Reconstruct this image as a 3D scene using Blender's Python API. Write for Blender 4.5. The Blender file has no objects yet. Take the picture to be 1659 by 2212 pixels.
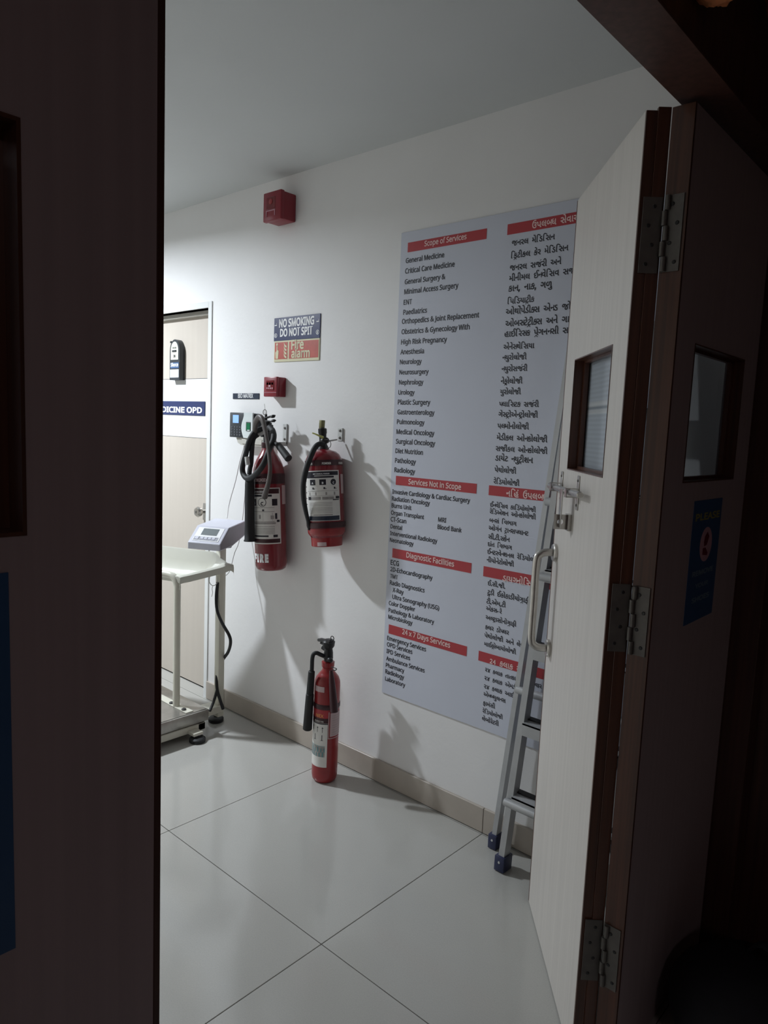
import bpy, bmesh, math, random
from mathutils import Vector, Matrix
random.seed(7)
SC = bpy.context.scene
COL = SC.collection
PI = math.pi
# ------------------------------------------------------------------ camera
cam = bpy.data.objects.new('camera', bpy.data.cameras.new('camera'))
COL.objects.link(cam)
CAM_POS = Vector((0, 0, 1.464))
YAW, PITCH, ROLL = -0.729788, -0.116355, 0.0421382
fwd = Vector((math.sin(YAW)*math.cos(PITCH), math.cos(YAW)*math.cos(PITCH), math.sin(PITCH)))
r0 = Vector((math.cos(YAW), -math.sin(YAW), 0)); u0 = r0.cross(fwd)
right = r0*math.cos(ROLL) + u0*math.sin(ROLL)
up = -r0*math.sin(ROLL) + u0*math.cos(ROLL)
mw = Matrix((right, up, -fwd)).transposed().to_4x4(); mw.translation = CAM_POS
cam.matrix_world = mw
cam.data.sensor_fit = 'VERTICAL'
cam.data.sensor_height = 36.0
cam.data.lens = 1547.3/2212*36.0
cam.data.clip_start = 0.02
SC.camera = cam
# ------------------------------------------------------------------ world, light, exposure
w = bpy.data.worlds.new('world'); SC.world = w; w.use_nodes = True
w.node_tree.nodes['Background'].inputs[0].default_value = (0.02, 0.022, 0.026, 1)
w.node_tree.nodes['Background'].inputs[1].default_value = 0.3
def disc_light(name, loc, size, power, color, spread=PI):
    L = bpy.data.lights.new(name, 'AREA'); L.shape = 'DISK'; L.size = size
    L.energy = power; L.color = color; L.spread = spread
    o = bpy.data.objects.new(name, L); COL.objects.link(o); o.location = loc
    return o
COOL = (0.875, 0.935, 1.0)
LIGHT_XY = (-3.92, 1.06)
disc_light('ceiling_lamp_light', (LIGHT_XY[0], LIGHT_XY[1], 2.505), 0.12, 74, COOL, math.radians(170))
disc_light('far_fill_light', (-8.6, 0.6, 2.505), 0.3, 45, COOL)  # added fill from the left, no lamp known there
disc_light('room_fill_light', (1.7, -0.9, 2.4), 0.5, 5.4, (1.0, 0.84, 0.87))  # added fill behind the camera, lifts the dark room-side faces
SC.view_settings.view_transform = 'Standard'
SC.view_settings.look = 'None'
SC.view_settings.gamma = 1
SC.view_settings.use_curve_mapping = False
SC.view_settings.exposure = 0.0
SC.cycles.use_denoising = True
SC.cycles.max_bounces = 10
SC.cycles.diffuse_bounces = 6
SC.cycles.sample_clamp_indirect = 4.0

# ------------------------------------------------------------------ materials
def nodes(m):
    m.use_nodes = True
    return m.node_tree.nodes, m.node_tree.links, m.node_tree.nodes['Principled BSDF']
def mat(name, col, rough=0.5, metal=0.0, vary=0.06, scale=12.0, bump=0.0, bscale=80.0, grain=None, coat=0.0,
        emit=0.0, alpha=1.0, spec=0.5):
    m = bpy.data.materials.new(name); N, L, B = nodes(m)
    B.inputs['Roughness'].default_value = rough
    B.inputs['Metallic'].default_value = metal
    B.inputs['Coat Weight'].default_value = coat
    B.inputs['Specular IOR Level'].default_value = spec
    tc = N.new('ShaderNodeTexCoord'); mp = N.new('ShaderNodeMapping')
    L.new(tc.outputs['Object'], mp.inputs['Vector'])
    if grain: mp.inputs['Scale'].default_value = grain
    nz = N.new('ShaderNodeTexNoise'); nz.inputs['Scale'].default_value = scale
    nz.inputs['Detail'].default_value = 5
    L.new(mp.outputs[0], nz.inputs['Vector'])
    rp = N.new('ShaderNodeValToRGB')
    a = [max(0, c*(1-vary)) for c in col]; b = [min(1, c*(1+vary)) for c in col]
    rp.color_ramp.elements[0].position = 0.3; rp.color_ramp.elements[1].position = 0.7
    rp.color_ramp.elements[0].color = (*a, 1); rp.color_ramp.elements[1].color = (*b, 1)
    L.new(nz.outputs['Fac'], rp.inputs[0]); L.new(rp.outputs[0], B.inputs['Base Color'])
    if bump:
        n2 = N.new('ShaderNodeTexNoise'); n2.inputs['Scale'].default_value = bscale; n2.inputs['Detail'].default_value = 4
        L.new(mp.outputs[0], n2.inputs['Vector'])
        bp = N.new('ShaderNodeBump'); bp.inputs['Strength'].default_value = bump; bp.inputs['Distance'].default_value = 0.002
        L.new(n2.outputs['Fac'], bp.inputs['Height']); L.new(bp.outputs[0], B.inputs['Normal'])
    if emit:
        B.inputs['Emission Color'].default_value = (*col, 1); B.inputs['Emission Strength'].default_value = emit
    return m
M = {}
M['wall'] = mat('wall_paint', (.80, .80, .80), .55, vary=.025, scale=2.2, bump=.25, bscale=60)
M['ceiling'] = mat('ceiling_paint', (.60, .62, .62), .7, vary=.03, scale=1.5, bump=.2, bscale=40)
M['tile'] = mat('vitrified_tile', (.45, .445, .42), .13, vary=.04, scale=260, bump=.02, bscale=6)
M['grout'] = mat('grout', (.12, .11, .10), .8)
M['skirt'] = mat('beige_skirting_tile', (.44, .395, .345), .3, vary=.06, scale=9)
M['laminate'] = mat('cream_laminate', (.60, .57, .535), .42, vary=.05, scale=1.0, grain=(55, 55, 1.3), bump=.05, bscale=3)
M['opdlam'] = mat('pale_wood_laminate', (.56, .51, .45), .4, vary=.02, scale=1.0, grain=(38, 38, 1.0))
M['white_lam'] = mat('white_laminate', (.78, .80, .80), .3, vary=.01)
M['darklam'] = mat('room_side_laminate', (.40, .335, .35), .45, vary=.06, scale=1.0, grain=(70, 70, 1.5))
M['brown'] = mat('polished_brown_wood', (.085, .030, .016), .38, vary=.35, scale=1.0, grain=(90, 90, 2.2), coat=.2)
M['darkwood'] = mat('dark_wood_panel', (.075, .030, .022), .5, vary=.3, scale=1.0, grain=(60, 60, 2))
M['poster'] = mat('poster_vinyl', (.60, .63, .72), .38, vary=.012, scale=3, spec=.35)
M['red_print'] = mat('red_print', (.43, .034, .045), .4, vary=.03)
M['ink'] = mat('dark_ink', (.012, .012, .022), .5, vary=0)
M['pale_ink'] = mat('pale_pink_ink', (.86, .62, .60), .5, vary=0)
M['white_ink'] = mat('white_ink', (.85, .86, .88), .5, vary=0)
M['navy'] = mat('navy_sign_board', (.022, .035, .12), .3, vary=.05)
M['navy2'] = mat('dark_slate_sign_board', (.02, .032, .06), .3, vary=.05)
M['cream_lum'] = mat('luminescent_cream', (.66, .63, .42), .45, vary=.03)
M['orange_red'] = mat('faded_red_print', (.50, .085, .06), .4, vary=.12, scale=20)
M['red_gloss'] = mat('red_enamel', (.205, .011, .020), .26, vary=.05, coat=.3)
M['red_worn'] = mat('red_enamel_worn', (.30, .018, .022), .3, vary=.12, scale=25, coat=.2)
M['red_plastic'] = mat('red_plastic', (.235, .010, .024), .33, vary=.04)
M['red_dark'] = mat('dark_red_lens', (.16, .006, .012), .15, vary=.05)
M['rubber'] = mat('black_rubber', (.012, .013, .015), .62, vary=.1)
M['rubber_brown'] = mat('worn_grey_hose', (.075, .062, .058), .45, vary=.15, scale=30)
M['blackmetal'] = mat('black_cast_metal', (.028, .028, .03), .4, metal=.3, vary=.2)
M['maroon_band'] = mat('dark_maroon_band', (.045, .010, .015), .4, vary=.1)
M['label'] = mat('printed_label_paper', (.78, .77, .74), .5, vary=.05, scale=18)
M['label_grey'] = mat('label_faint_print', (.36, .34, .33), .5, vary=.15, scale=90)
M['label_pink'] = mat('sticker_pinkish', (.56, .42, .43), .5, vary=.05)
M['teal'] = mat('teal_print', (.10, .30, .32), .5, vary=.2, scale=60)
M['gold'] = mat('orange_print', (.80, .36, .10), .5, vary=.1)
M['steel'] = mat('brushed_steel', (.55, .53, .50), .28, metal=1.0, vary=.08, scale=40)
M['steel_dull'] = mat('dull_hinge_steel', (.15, .14, .13), .5, metal=.5, vary=.12, scale=40)
M['zinc'] = mat('bare_zinc_plate', (.62, .63, .62), .4, metal=.15, vary=.08, scale=30)
M['alu'] = mat('ladder_aluminium', (.48, .49, .50), .42, metal=.3, vary=.06, scale=14)
M['blackstrip'] = mat('black_tread', (.02, .02, .022), .6)
M['bluecap'] = mat('navy_plastic_cap', (.025, .032, .085), .4, vary=.1)
M['ivory'] = mat('ivory_paint', (.66, .65, .56), .32, vary=.04, scale=9, coat=.15)
M['ivory_plastic'] = mat('ivory_plastic_tray', (.62, .62, .55), .25, vary=.02, coat=.2)
M['ss_sheet'] = mat('scale_steel_sheet', (.40, .385, .36), .3, metal=.7, vary=.15, scale=14)
M['lilac'] = mat('pale_grey_abs', (.60, .61, .70), .35, vary=.03)
M['lilac_dark'] = mat('grey_abs_side_shade', (.20, .19, .22), .4, vary=.1)  # darker copy of the head's grey, shade put into colour; also the neck
M['lcd'] = mat('lcd_glass', (.20, .23, .24), .2, vary=.03)
M['dkeys'] = mat('dark_keys', (.07, .075, .09), .5)
M['keys'] = mat('grey_keys', (.30, .31, .36), .5, vary=.3, scale=150)
M['devblack'] = mat('black_device_plastic', (.028, .034, .042), .4, vary=.04)
M['devwhite'] = mat('white_device_plastic', (.68, .74, .74), .3, vary=.02)
M['screen'] = mat('lit_blue_screen', (.18, .32, .62), .3, vary=.05, emit=1.1)
M['sensor'] = mat('lit_green_sensor', (.0, .10, .04), .2, vary=.2, emit=.45)
M['chip'] = mat('cream_box_plastic', (.55, .54, .49), .45, vary=.03)
M['yellow'] = mat('yellow_green_seal', (.50, .50, .16), .45, vary=.06)
M['olive'] = mat('olive_brass', (.16, .15, .06), .45, metal=.3, vary=.2)
M['white_cord'] = mat('white_cord', (.58, .58, .57), .5)
M['blue_sign'] = mat('blue_notice_print', (.03, .10, .24), .4, vary=.05)
M['grey_ink'] = mat('dull_pale_ink', (.20, .30, .38), .5, vary=0)
M['yellow_ink'] = mat('yellow_ink', (.34, .33, .10), .5, vary=0)
M['pink_print'] = mat('pink_print', (.60, .35, .42), .5, vary=.1)
M['maroon'] = mat('maroon_print', (.16, .01, .03), .5, vary=.1)
M['orange'] = mat('orange_marigold_fabric', (.75, .26, .10), .8, vary=.2, scale=60, bump=1, bscale=60)
M['bagblack'] = mat('black_fabric', (.006, .006, .010), .8, vary=.2, scale=40, bump=.3, bscale=300)
M['beige'] = mat('beige_corridor_panelling', (.68, .64, .58), .55, vary=.04)
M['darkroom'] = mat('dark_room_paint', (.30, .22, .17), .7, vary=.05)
M['lampwhite'] = mat('lamp_diffuser', (.9, 1, .98), .5, vary=0, emit=8)
M['indwhite'] = mat('indicator_insert', (.68, .70, .60), .4, vary=.02)
M['indblue'] = mat('indicator_blue', (.06, .13, .28), .4, vary=.05)
M['paper'] = mat('blank_paper_insert', (.66, .69, .74), .5, vary=.02)
def glass_mat():
    """frosted film on glass with faint horizontal lines and one pale double band"""
    m = bpy.data.materials.new('frosted_glass'); m.use_nodes = True
    N = m.node_tree.nodes; L = m.node_tree.links; N.remove(N['Principled BSDF'])
    out = N['Material Output']; tc = N.new('ShaderNodeTexCoord'); sp = N.new('ShaderNodeSeparateXYZ')
    L.new(tc.outputs['Object'], sp.inputs[0])
    rp = N.new('ShaderNodeValToRGB'); mr = N.new('ShaderNodeMapRange')
    mr.inputs['From Min'].default_value = 1.372; mr.inputs['From Max'].default_value = 1.672
    L.new(sp.outputs['Z'], mr.inputs['Value']); L.new(mr.outputs[0], rp.inputs[0])
    cr = rp.color_ramp; base = (.72, .79, .86, 1); hi = (.90, .94, .96, 1); lo = (.45, .51, .57, 1)
    cr.elements[0].position = 0; cr.elements[0].color = base; cr.elements[1].position = 1; cr.elements[1].color = base
    for p, c in ((.50, base), (.515, hi), (.54, hi), (.555, lo), (.565, lo), (.58, hi), (.61, hi), (.625, base)):  # pale double band with a darker line between
        e = cr.elements.new(p); e.color = c
    wv = N.new('ShaderNodeMath'); wv.operation = 'SINE'; ml = N.new('ShaderNodeMath'); ml.operation = 'MULTIPLY'; ml.inputs[1].default_value = 520
    L.new(sp.outputs['Z'], ml.inputs[0]); L.new(ml.outputs[0], wv.inputs[0])
    ma = N.new('ShaderNodeMath'); ma.operation = 'MULTIPLY_ADD'; ma.inputs[1].default_value = .05; ma.inputs[2].default_value = 1.0
    L.new(wv.outputs[0], ma.inputs[0])
    mc = N.new('ShaderNodeVectorMath'); mc.operation = 'MULTIPLY'
    L.new(rp.outputs[0], mc.inputs[0]); L.new(ma.outputs[0], mc.inputs[1])
    t = N.new('ShaderNodeBsdfTranslucent'); d = N.new('ShaderNodeBsdfDiffuse'); g = N.new('ShaderNodeBsdfGlossy'); g.inputs['Roughness'].default_value = .12
    L.new(mc.outputs[0], t.inputs[0]); L.new(mc.outputs[0], d.inputs[0])
    m1 = N.new('ShaderNodeMixShader'); m1.inputs[0].default_value = .5; L.new(d.outputs[0], m1.inputs[1]); L.new(t.outputs[0], m1.inputs[2])
    m2 = N.new('ShaderNodeMixShader'); f = N.new('ShaderNodeFresnel'); f.inputs[0].default_value = 1.5
    L.new(f.outputs[0], m2.inputs[0]); L.new(m1.outputs[0], m2.inputs[1]); L.new(g.outputs[0], m2.inputs[2])
    L.new(m2.outputs[0], out.inputs[0]); return m
M['glass'] = glass_mat()
def clear_mat():
    m = bpy.data.materials.new('clear_glass'); m.use_nodes = True
    N = m.node_tree.nodes; L = m.node_tree.links; N.remove(N['Principled BSDF'])
    t = N.new('ShaderNodeBsdfTransparent'); t.inputs[0].default_value = (.9, .92, .92, 1)
    g = N.new('ShaderNodeBsdfGlossy'); g.inputs['Roughness'].default_value = .05
    mx = N.new('ShaderNodeMixShader'); mx.inputs[0].default_value = .08
    L.new(t.outputs[0], mx.inputs[1]); L.new(g.outputs[0], mx.inputs[2]); L.new(mx.outputs[0], N['Material Output'].inputs[0])
    return m
M['clear'] = clear_mat()

# ------------------------------------------------------------------ geometry helpers
class G:
    def __init__(s): s.bm = bmesh.new()
    def poly(s, pts, faces):
        v = [s.bm.verts.new(p) for p in pts]
        for f in faces:
            try: s.bm.faces.new([v[i] for i in f])
            except ValueError: pass
        return s
    def box(s, a, b, bev=0.0, seg=2):
        x0, y0, z0 = [min(a[i], b[i]) for i in range(3)]; x1, y1, z1 = [max(a[i], b[i]) for i in range(3)]
        v = [s.bm.verts.new(p) for p in ((x0,y0,z0),(x1,y0,z0),(x1,y1,z0),(x0,y1,z0),(x0,y0,z1),(x1,y0,z1),(x1,y1,z1),(x0,y1,z1))]
        fs = [s.bm.faces.new([v[i] for i in f]) for f in ((0,3,2,1),(4,5,6,7),(0,1,5,4),(1,2,6,5),(2,3,7,6),(3,0,4,7))]
        if bev > 0:
            ed = set(e for f in fs for e in f.edges)
            bmesh.ops.bevel(s.bm, geom=list(ed), offset=bev, segments=seg, affect='EDGES', profile=.5)
        return s
    def obox(s, c, ax, hx, hy, hz, up=(0, 0, 1), bev=0.0):   # oriented box: centre, x axis dir
        X = Vector(ax).normalized(); U = Vector(up); Y = U.cross(X).normalized(); Z = X.cross(Y)
        n0 = len(s.bm.verts); s.bm.verts.ensure_lookup_table()
        old = set(s.bm.verts); s.box((-hx, -hy, -hz), (hx, hy, hz), bev)
        m = Matrix((X, Y, Z)).transposed().to_4x4(); m.translation = Vector(c)
        for v in s.bm.verts:
            if v not in old: v.co = m @ v.co
        return s
    def lathe(s, prof, c=(0, 0, 0), n=32, axis=None, cap=True):
        rings = []
        if axis is None: X, Y, Z = Vector((1,0,0)), Vector((0,1,0)), Vector((0,0,1))
        else:
            Z = Vector(axis).normalized(); t = Vector((0,0,1)) if abs(Z.z) < .9 else Vector((1,0,0))
            X = t.cross(Z).normalized(); Y = Z.cross(X)
        c = Vector(c)
        for r, z in prof:
            rings.append([s.bm.verts.new(c + X*(r*math.cos(2*PI*i/n)) + Y*(r*math.sin(2*PI*i/n)) + Z*z) for i in range(n)])
        for a, b in zip(rings, rings[1:]):
            for i in range(n): s.bm.faces.new((a[i], a[(i+1) % n], b[(i+1) % n], b[i]))
        if cap:
            s.bm.faces.new(list(reversed(rings[0]))); s.bm.faces.new(rings[-1])
        return s
    def cyl(s, a, b, r, r2=None, n=20, bev=0.0):
        a = Vector(a); b = Vector(b); L = (b-a).length; r2 = r if r2 is None else r2
        if bev: pr = [(r-bev, 0), (r, bev), (r2, L-bev), (r2-bev, L)]
        else: pr = [(r, 0), (r2, L)]
        return s.lathe(pr, a, n, b-a)
    def tube(s, pts, r, n=10, smooth=3, rr=None, flat=1.0):
        P = [Vector(p) for p in pts]; R = rr if rr else [r]*len(P)
        if smooth > 1 and len(P) > 2:
            Q, RR = [], []
            for i in range(len(P)-1):
                p0 = P[max(i-1, 0)]; p1 = P[i]; p2 = P[i+1]; p3 = P[min(i+2, len(P)-1)]
                for k in range(smooth):
                    t = k/smooth
                    Q.append(.5*((2*p1)+(-p0+p2)*t+(2*p0-5*p1+4*p2-p3)*t*t+(-p0+3*p1-3*p2+p3)*t**3)); RR.append(R[i]+(R[i+1]-R[i])*t)
            Q.append(P[-1]); RR.append(R[-1]); P, R = Q, RR
        rings = []; X = None
        for i, p in enumerate(P):
            T = (P[min(i+1, len(P)-1)]-P[max(i-1, 0)]).normalized()
            if X is None:
                t = Vector((0,1,0)) if abs(T.y) < .9 else Vector((1,0,0)); X = t.cross(T).normalized()
            else: X = (X - T*X.dot(T)).normalized()
            Y = T.cross(X)
            rings.append([s.bm.verts.new(p + X*(R[i]*math.cos(2*PI*k/n)) + Y*(R[i]*flat*math.sin(2*PI*k/n))) for k in range(n)])
        for a, b in zip(rings, rings[1:]):
            for i in range(n): s.bm.faces.new((a[i], a[(i+1) % n], b[(i+1) % n], b[i]))
        s.bm.faces.new(list(reversed(rings[0]))); s.bm.faces.new(rings[-1])
        return s
    def ball(s, c, r, sc=(1, 1, 1), u=16, v=10):
        ret = bmesh.ops.create_uvsphere(s.bm, u_segments=u, v_segments=v, radius=1)
        for x in ret['verts']: x.co = Vector((x.co.x*r*sc[0], x.co.y*r*sc[1], x.co.z*r*sc[2])) + Vector(c)
        return s
    def prism(s, pts, z0, z1, f=None):      # pts 2D, extruded z0..z1, f maps (x,y,z)->3D
        f = f or (lambda x, y, z: (x, y, z)); n = len(pts)
        a = [s.bm.verts.new(f(p[0], p[1], z0)) for p in pts]; b = [s.bm.verts.new(f(p[0], p[1], z1)) for p in pts]
        s.bm.faces.new(list(reversed(a))); s.bm.faces.new(b)
        for i in range(n): s.bm.faces.new((a[i], a[(i+1) % n], b[(i+1) % n], b[i]))
        return s
    def ring(s, ou, inn, z0, z1, f=None):   # prism with hole: two outlines of equal count
        f = f or (lambda x, y, z: (x, y, z)); n = len(ou)
        V = [[s.bm.verts.new(f(p[0], p[1], z)) for p in o] for z in (z0, z1) for o in (ou, inn)]
        a, b, c, d = V
        for i in range(n):
            j = (i+1) % n
            s.bm.faces.new((a[i], b[i], b[j], a[j])); s.bm.faces.new((c[i], c[j], d[j], d[i]))
            s.bm.faces.new((a[i], a[j], c[j], c[i])); s.bm.faces.new((b[i], d[i], d[j], b[j]))
        return s
    def patch(s, r, t0, t1, z0, z1, th=.0005, n=14):  # curved label on a cylinder; degrees
        A = [math.radians(t0+(t1-t0)*i/n) for i in range(n+1)]
        for rr, flip in ((r+th, 0),):
            lo = [s.bm.verts.new((rr*math.cos(a), rr*math.sin(a), z0)) for a in A]
            hi = [s.bm.verts.new((rr*math.cos(a), rr*math.sin(a), z1)) for a in A]
            for i in range(n): s.bm.faces.new((lo[i], lo[i+1], hi[i+1], hi[i]))
        return s
    def text(s, geo, f):
        vs, fs = geo
        v = [s.bm.verts.new(f(x, y)) for x, y in vs]
        for q in fs:
            try: s.bm.faces.new([v[i] for i in q])
            except ValueError: pass
        return s

STUFF = ('lettering', 'label_print', 'faint_print', 'printed_marks', 'pictogram', 'teal_print', 'sticker_print', 'side_print', 'label_bar', 'ring_mark', 'white_outline')
def obj(name, g, m, parent=None, label=None, local=False, smooth=True, kind=None, cat=None, group=None):
    if name in STUFF and kind is None: kind = 'stuff'
    bm = g.bm
    me = bpy.data.meshes.new(name)
    o = bpy.data.objects.new(name, me); COL.objects.link(o)
    if parent is not None:
        o.parent = parent
        if not local:
            bm.transform(world_of(parent).inverted())
    elif not local:
        xs = [v.co for v in bm.verts]
        c = Vector(((min(p.x for p in xs)+max(p.x for p in xs))/2, (min(p.y for p in xs)+max(p.y for p in xs))/2, min(p.z for p in xs)))
        o.location = c
        for v in bm.verts: v.co -= c
    if any(len(f.verts) > 4 for f in bm.faces) or True:
        bmesh.ops.recalc_face_normals(bm, faces=bm.faces) if name not in FLAT else None
    bm.to_mesh(me); bm.free()
    me.materials.append(M[m] if isinstance(m, str) else m)
    if smooth and len(me.polygons):
        me.polygons.foreach_set('use_smooth', [True]*len(me.polygons))
        me.set_sharp_from_angle(angle=math.radians(38))
    if label: o['label'] = label
    if kind: o['kind'] = kind
    if cat: o['category'] = cat
    if group: o['group'] = group
    return o
FLAT = set()
def world_of(o):
    m = Matrix.Translation(o.location) @ o.rotation_euler.to_matrix().to_4x4()
    return world_of(o.parent) @ m if o.parent else m
def thing(name, label, cat, loc, rot=(0, 0, 0), group=None, kind=None):
    o = bpy.data.objects.new(name, None); COL.objects.link(o); o.empty_display_size = .1
    o.location = loc; o.rotation_euler = rot
    if label: o['label'] = label
    if cat: o['category'] = cat
    if group: o['group'] = group
    if kind: o['kind'] = kind
    return o

# ---- lettering: built-in font outlines turned into flat meshes
_tc = {}
SANS = None
try:
    import os
    SANS = bpy.data.fonts.load(os.path.join(bpy.utils.resource_path('LOCAL'), 'datafiles', 'fonts', 'NotoSansKhmer-VariableFont_wdth,wght.woff2'))   # a sans that ships with Blender
except Exception:
    SANS = None
def glyphs(s, bold=.012):
    k = (s, bold)
    if k in _tc: return _tc[k]
    c = bpy.data.curves.new('t', 'FONT'); c.body = s; c.resolution_u = 2
    if SANS and s.isascii(): c.font = SANS
    BD = bold*1.1
    o = bpy.data.objects.new('t', c); COL.objects.link(o)
    dg = bpy.context.evaluated_depsgraph_get(); me = bpy.data.meshes.new_from_object(o.evaluated_get(dg))
    vs = [(v.co.x, v.co.y) for v in me.vertices]; fs = [tuple(p.vertices) for p in me.polygons]
    bpy.data.objects.remove(o); bpy.data.curves.remove(c); bpy.data.meshes.remove(me)
    if BD:
        ec = {}
        for q in fs:
            for a, b in zip(q, q[1:]+q[:1]): ec.setdefault((min(a, b), max(a, b)), []).append(q)
        nm = {}
        for (a, b), qs in ec.items():
            if len(qs) != 1: continue
            q = qs[0]; cx = sum(vs[i][0] for i in q)/len(q); cy = sum(vs[i][1] for i in q)/len(q)
            ex, ey = vs[b][0]-vs[a][0], vs[b][1]-vs[a][1]; L_ = math.hypot(ex, ey)
            if L_ < 1e-7: continue
            nx, ny = ey/L_, -ex/L_
            if nx*(vs[a][0]-cx)+ny*(vs[a][1]-cy) < 0: nx, ny = -nx, -ny
            nm.setdefault(a, []).append((nx, ny)); nm.setdefault(b, []).append((nx, ny))
        for i, l in nm.items():
            sx_, sy_ = sum(n[0] for n in l), sum(n[1] for n in l); m_ = math.hypot(sx_, sy_)
            if m_ < 1e-6: continue
            sx_, sy_ = sx_/m_, sy_/m_; k_ = BD/max(.6, sx_*l[0][0]+sy_*l[0][1])
            vs[i] = (vs[i][0]+sx_*k_, vs[i][1]+sy_*k_)
    _tc[k] = (vs, fs); return _tc[k]
ADV = dict(zip('કખગઘચજટડતથદધનપફબભમયરલવશસહળ', (.511,.746,.654,.62,.66,.822,.451,.481,.572,.625,.467,.606,.546,.568,.511,.734,.809,.594,.594,.445,.651,.577,.677,.711,.633,.75)))
ADV.update({'અ': .883, 'ઈ': .634, 'ઉ': .625, 'એ': .883, 'ઓ': 1.148, 'ા': .265, 'િ': .438, 'ી': .265, 'ો': .265, '૨': .551, '૪': .551,
            ' ': .5, '.': .22, ',': .22, '-': .42})
def gujarati(s, bold=.014):
    """s is in visual order: '~' after a letter makes its half form, '^' puts the upper r hook on the glyph before, '`' the lower r stroke"""
    V, F = [], []; x = 0.0; prevadv = .5; i = 0
    def add(geo, dx, clip=None, k=1.0):
        vs, fs = geo; b = len(V)
        if k != 1.0: V.extend((a*k+dx, y*k) for a, y in vs); F.extend(tuple(b+j for j in f) for f in fs); return
        V.extend((min(a, clip)+dx if clip else a+dx, y) for a, y in vs)
        for f in fs:
            if clip and all(vs[j][0] >= clip-1e-6 for j in f): continue
            F.append(tuple(b+j for j in f))
    while i < len(s):
        ch = s[i]; nx = s[i+1] if i+1 < len(s) else ''
        if ch == '^':
            pts = [(-.19, .68), (-.21, .80), (-.10, .86), (.0, .78), (-.05, .76), (-.11, .80), (-.15, .77), (-.13, .68)]
            b = len(V); V.extend((x+a-.02, y) for a, y in pts); F.append((b, b+1, b+6, b+7)); F.append((b+1, b+2, b+5, b+6)); F.append((b+2, b+3, b+4, b+5))
        elif ch == '`':
            b = len(V); X = x-.30
            V.extend([(X-.20, -.20), (X-.14, -.24), (X+.10, -.02), (X+.04, .04), (X+.02, -.06), (X+.22, -.24), (X+.26, -.19), (X+.08, -.02)])
            F.append((b, b+1, b+2, b+3)); F.append((b+4, b+5, b+6, b+7))
        elif ch in ADV:
            if ch != ' ':
                if nx == '~':
                    cl = ADV[ch]-.10
                    if ch in 'કફટ': cl = None
                    add(glyphs(ch, bold), x, cl); x += (ADV[ch]-.12 if cl else ADV[ch]-.08); i += 2; continue
                if ch in '.,-': add(glyphs(ch, .03), x, None, 1.5)
                else: add(glyphs(ch, bold), x)
            x += ADV[ch]
        elif ch.isascii():
            g = glyphs(ch, bold); add(g, x, None, 1.38); x += max(a for a, _ in g[0])*1.38+.05
        else:
            add(glyphs(ch, bold), x)
        i += 1
    return (V, F)
def line(g, s, x0, z0, x1, y, guj=False, bold=.018, em=None, xs=.92):
    """a line of lettering on a plane facing -Y, from (x0,z0); x1 gives its right end"""
    geo = gujarati(s, bold) if guj else glyphs(s, bold)
    mn = min(a for a, _ in geo[0]); mx = max(a for a, _ in geo[0])
    if em is None: em = (x1-x0)/((mx-mn)*xs)
    g.text(geo, lambda a, b: (x0+(a-mn)*em*xs, y, z0+b*em))
    return em
def wrap(g, s, r, tc, z0, em, xs=.9, bold=.015, th=.001, left=None):
    geo = glyphs(s, bold); mn = min(a for a, _ in geo[0]); mx = max(a for a, _ in geo[0]); c = (mn+mx)/2
    def f(a, b):
        t = math.radians(tc)+(a-c)*em*xs/r
        return ((r+th)*math.cos(t), (r+th)*math.sin(t), z0+b*em)
    g.text(geo, f)

WY = 2.133      # plane of the long corridor wall
CZ = 2.545      # ceiling height
LX = -0.60      # corridor side of the door frame

# ================================================================== setting
fl = thing('floor', 'glossy off-white vitrified tile floor', None, (0, 0, 0), kind='structure')
g = G().box((-10, -2.2, -.12), (3, 2.6, -.008)); obj('screed', g, 'grout', fl)
xs = [-1.348+.8*k for k in range(-11, 6)]; ys = [1.3175-.8*k for k in range(-1, 5)]
tile_me = None
for i, x in enumerate(xs):
    for j, y in enumerate(ys):
        if x+.8 > 3.05: continue
        if j == 0:
            g = G().box((x+.0012, y-.8+.0012+.8, -.008), (x+.7988, WY+.07 if x < -3 else WY+.03, 0), 0)
            o = obj('tile', g, 'tile', fl, smooth=False)
            continue
        if tile_me is None:
            g = G().box((.0012, .0012, -.008), (.7988, .7988, 0), .0006, 1)
            o = obj('tile', g, 'tile', fl, local=True, smooth=False); tile_me = o.data
        else:
            o = bpy.data.objects.new('tile', tile_me); COL.objects.link(o); o.parent = fl
        o.location = (x, y, 0)

DX0, DX1, DZ = -4.06, -3.141, 2.027      # consulting-room door opening
g = G().box((-10, WY, 0), (DX0, WY+.15, CZ)).box((DX1, WY, 0), (-.5, WY+.15, CZ)).box((DX0, WY, DZ), (DX1, WY+.15, CZ))
obj('wall_back', g, 'wall', label='cream white corridor wall with notices', kind='structure', smooth=False)
obj('wall_left', G().box((-10.15, -1.0, 0), (-10, WY+.15, CZ)), 'wall', kind='structure', label='far end wall of the corridor', smooth=False)
obj('wall_front', G().box((-10, -1.15, 0), (-.6, -1.0, CZ)), 'beige', kind='structure', label='corridor wall facing the notices', smooth=False)
obj('ceiling', G().box((-10, -2.2, CZ), (LX-.02, WY+.15, CZ+.1)), 'ceiling', kind='structure', label='white painted corridor ceiling', smooth=False)
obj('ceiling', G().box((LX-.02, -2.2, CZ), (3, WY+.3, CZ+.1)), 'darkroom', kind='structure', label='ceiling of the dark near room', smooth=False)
obj('wall_right', G().box((-.5, 2.16, 0), (3, 2.3, CZ)), 'darkwood', kind='structure', label='dark wood panelled wall of the near room', smooth=False)
obj('wall_near', G().box((3, -2.2, 0), (3.1, 2.3, CZ)), 'darkroom', kind='structure', label='wall behind the viewer', smooth=False)
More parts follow.
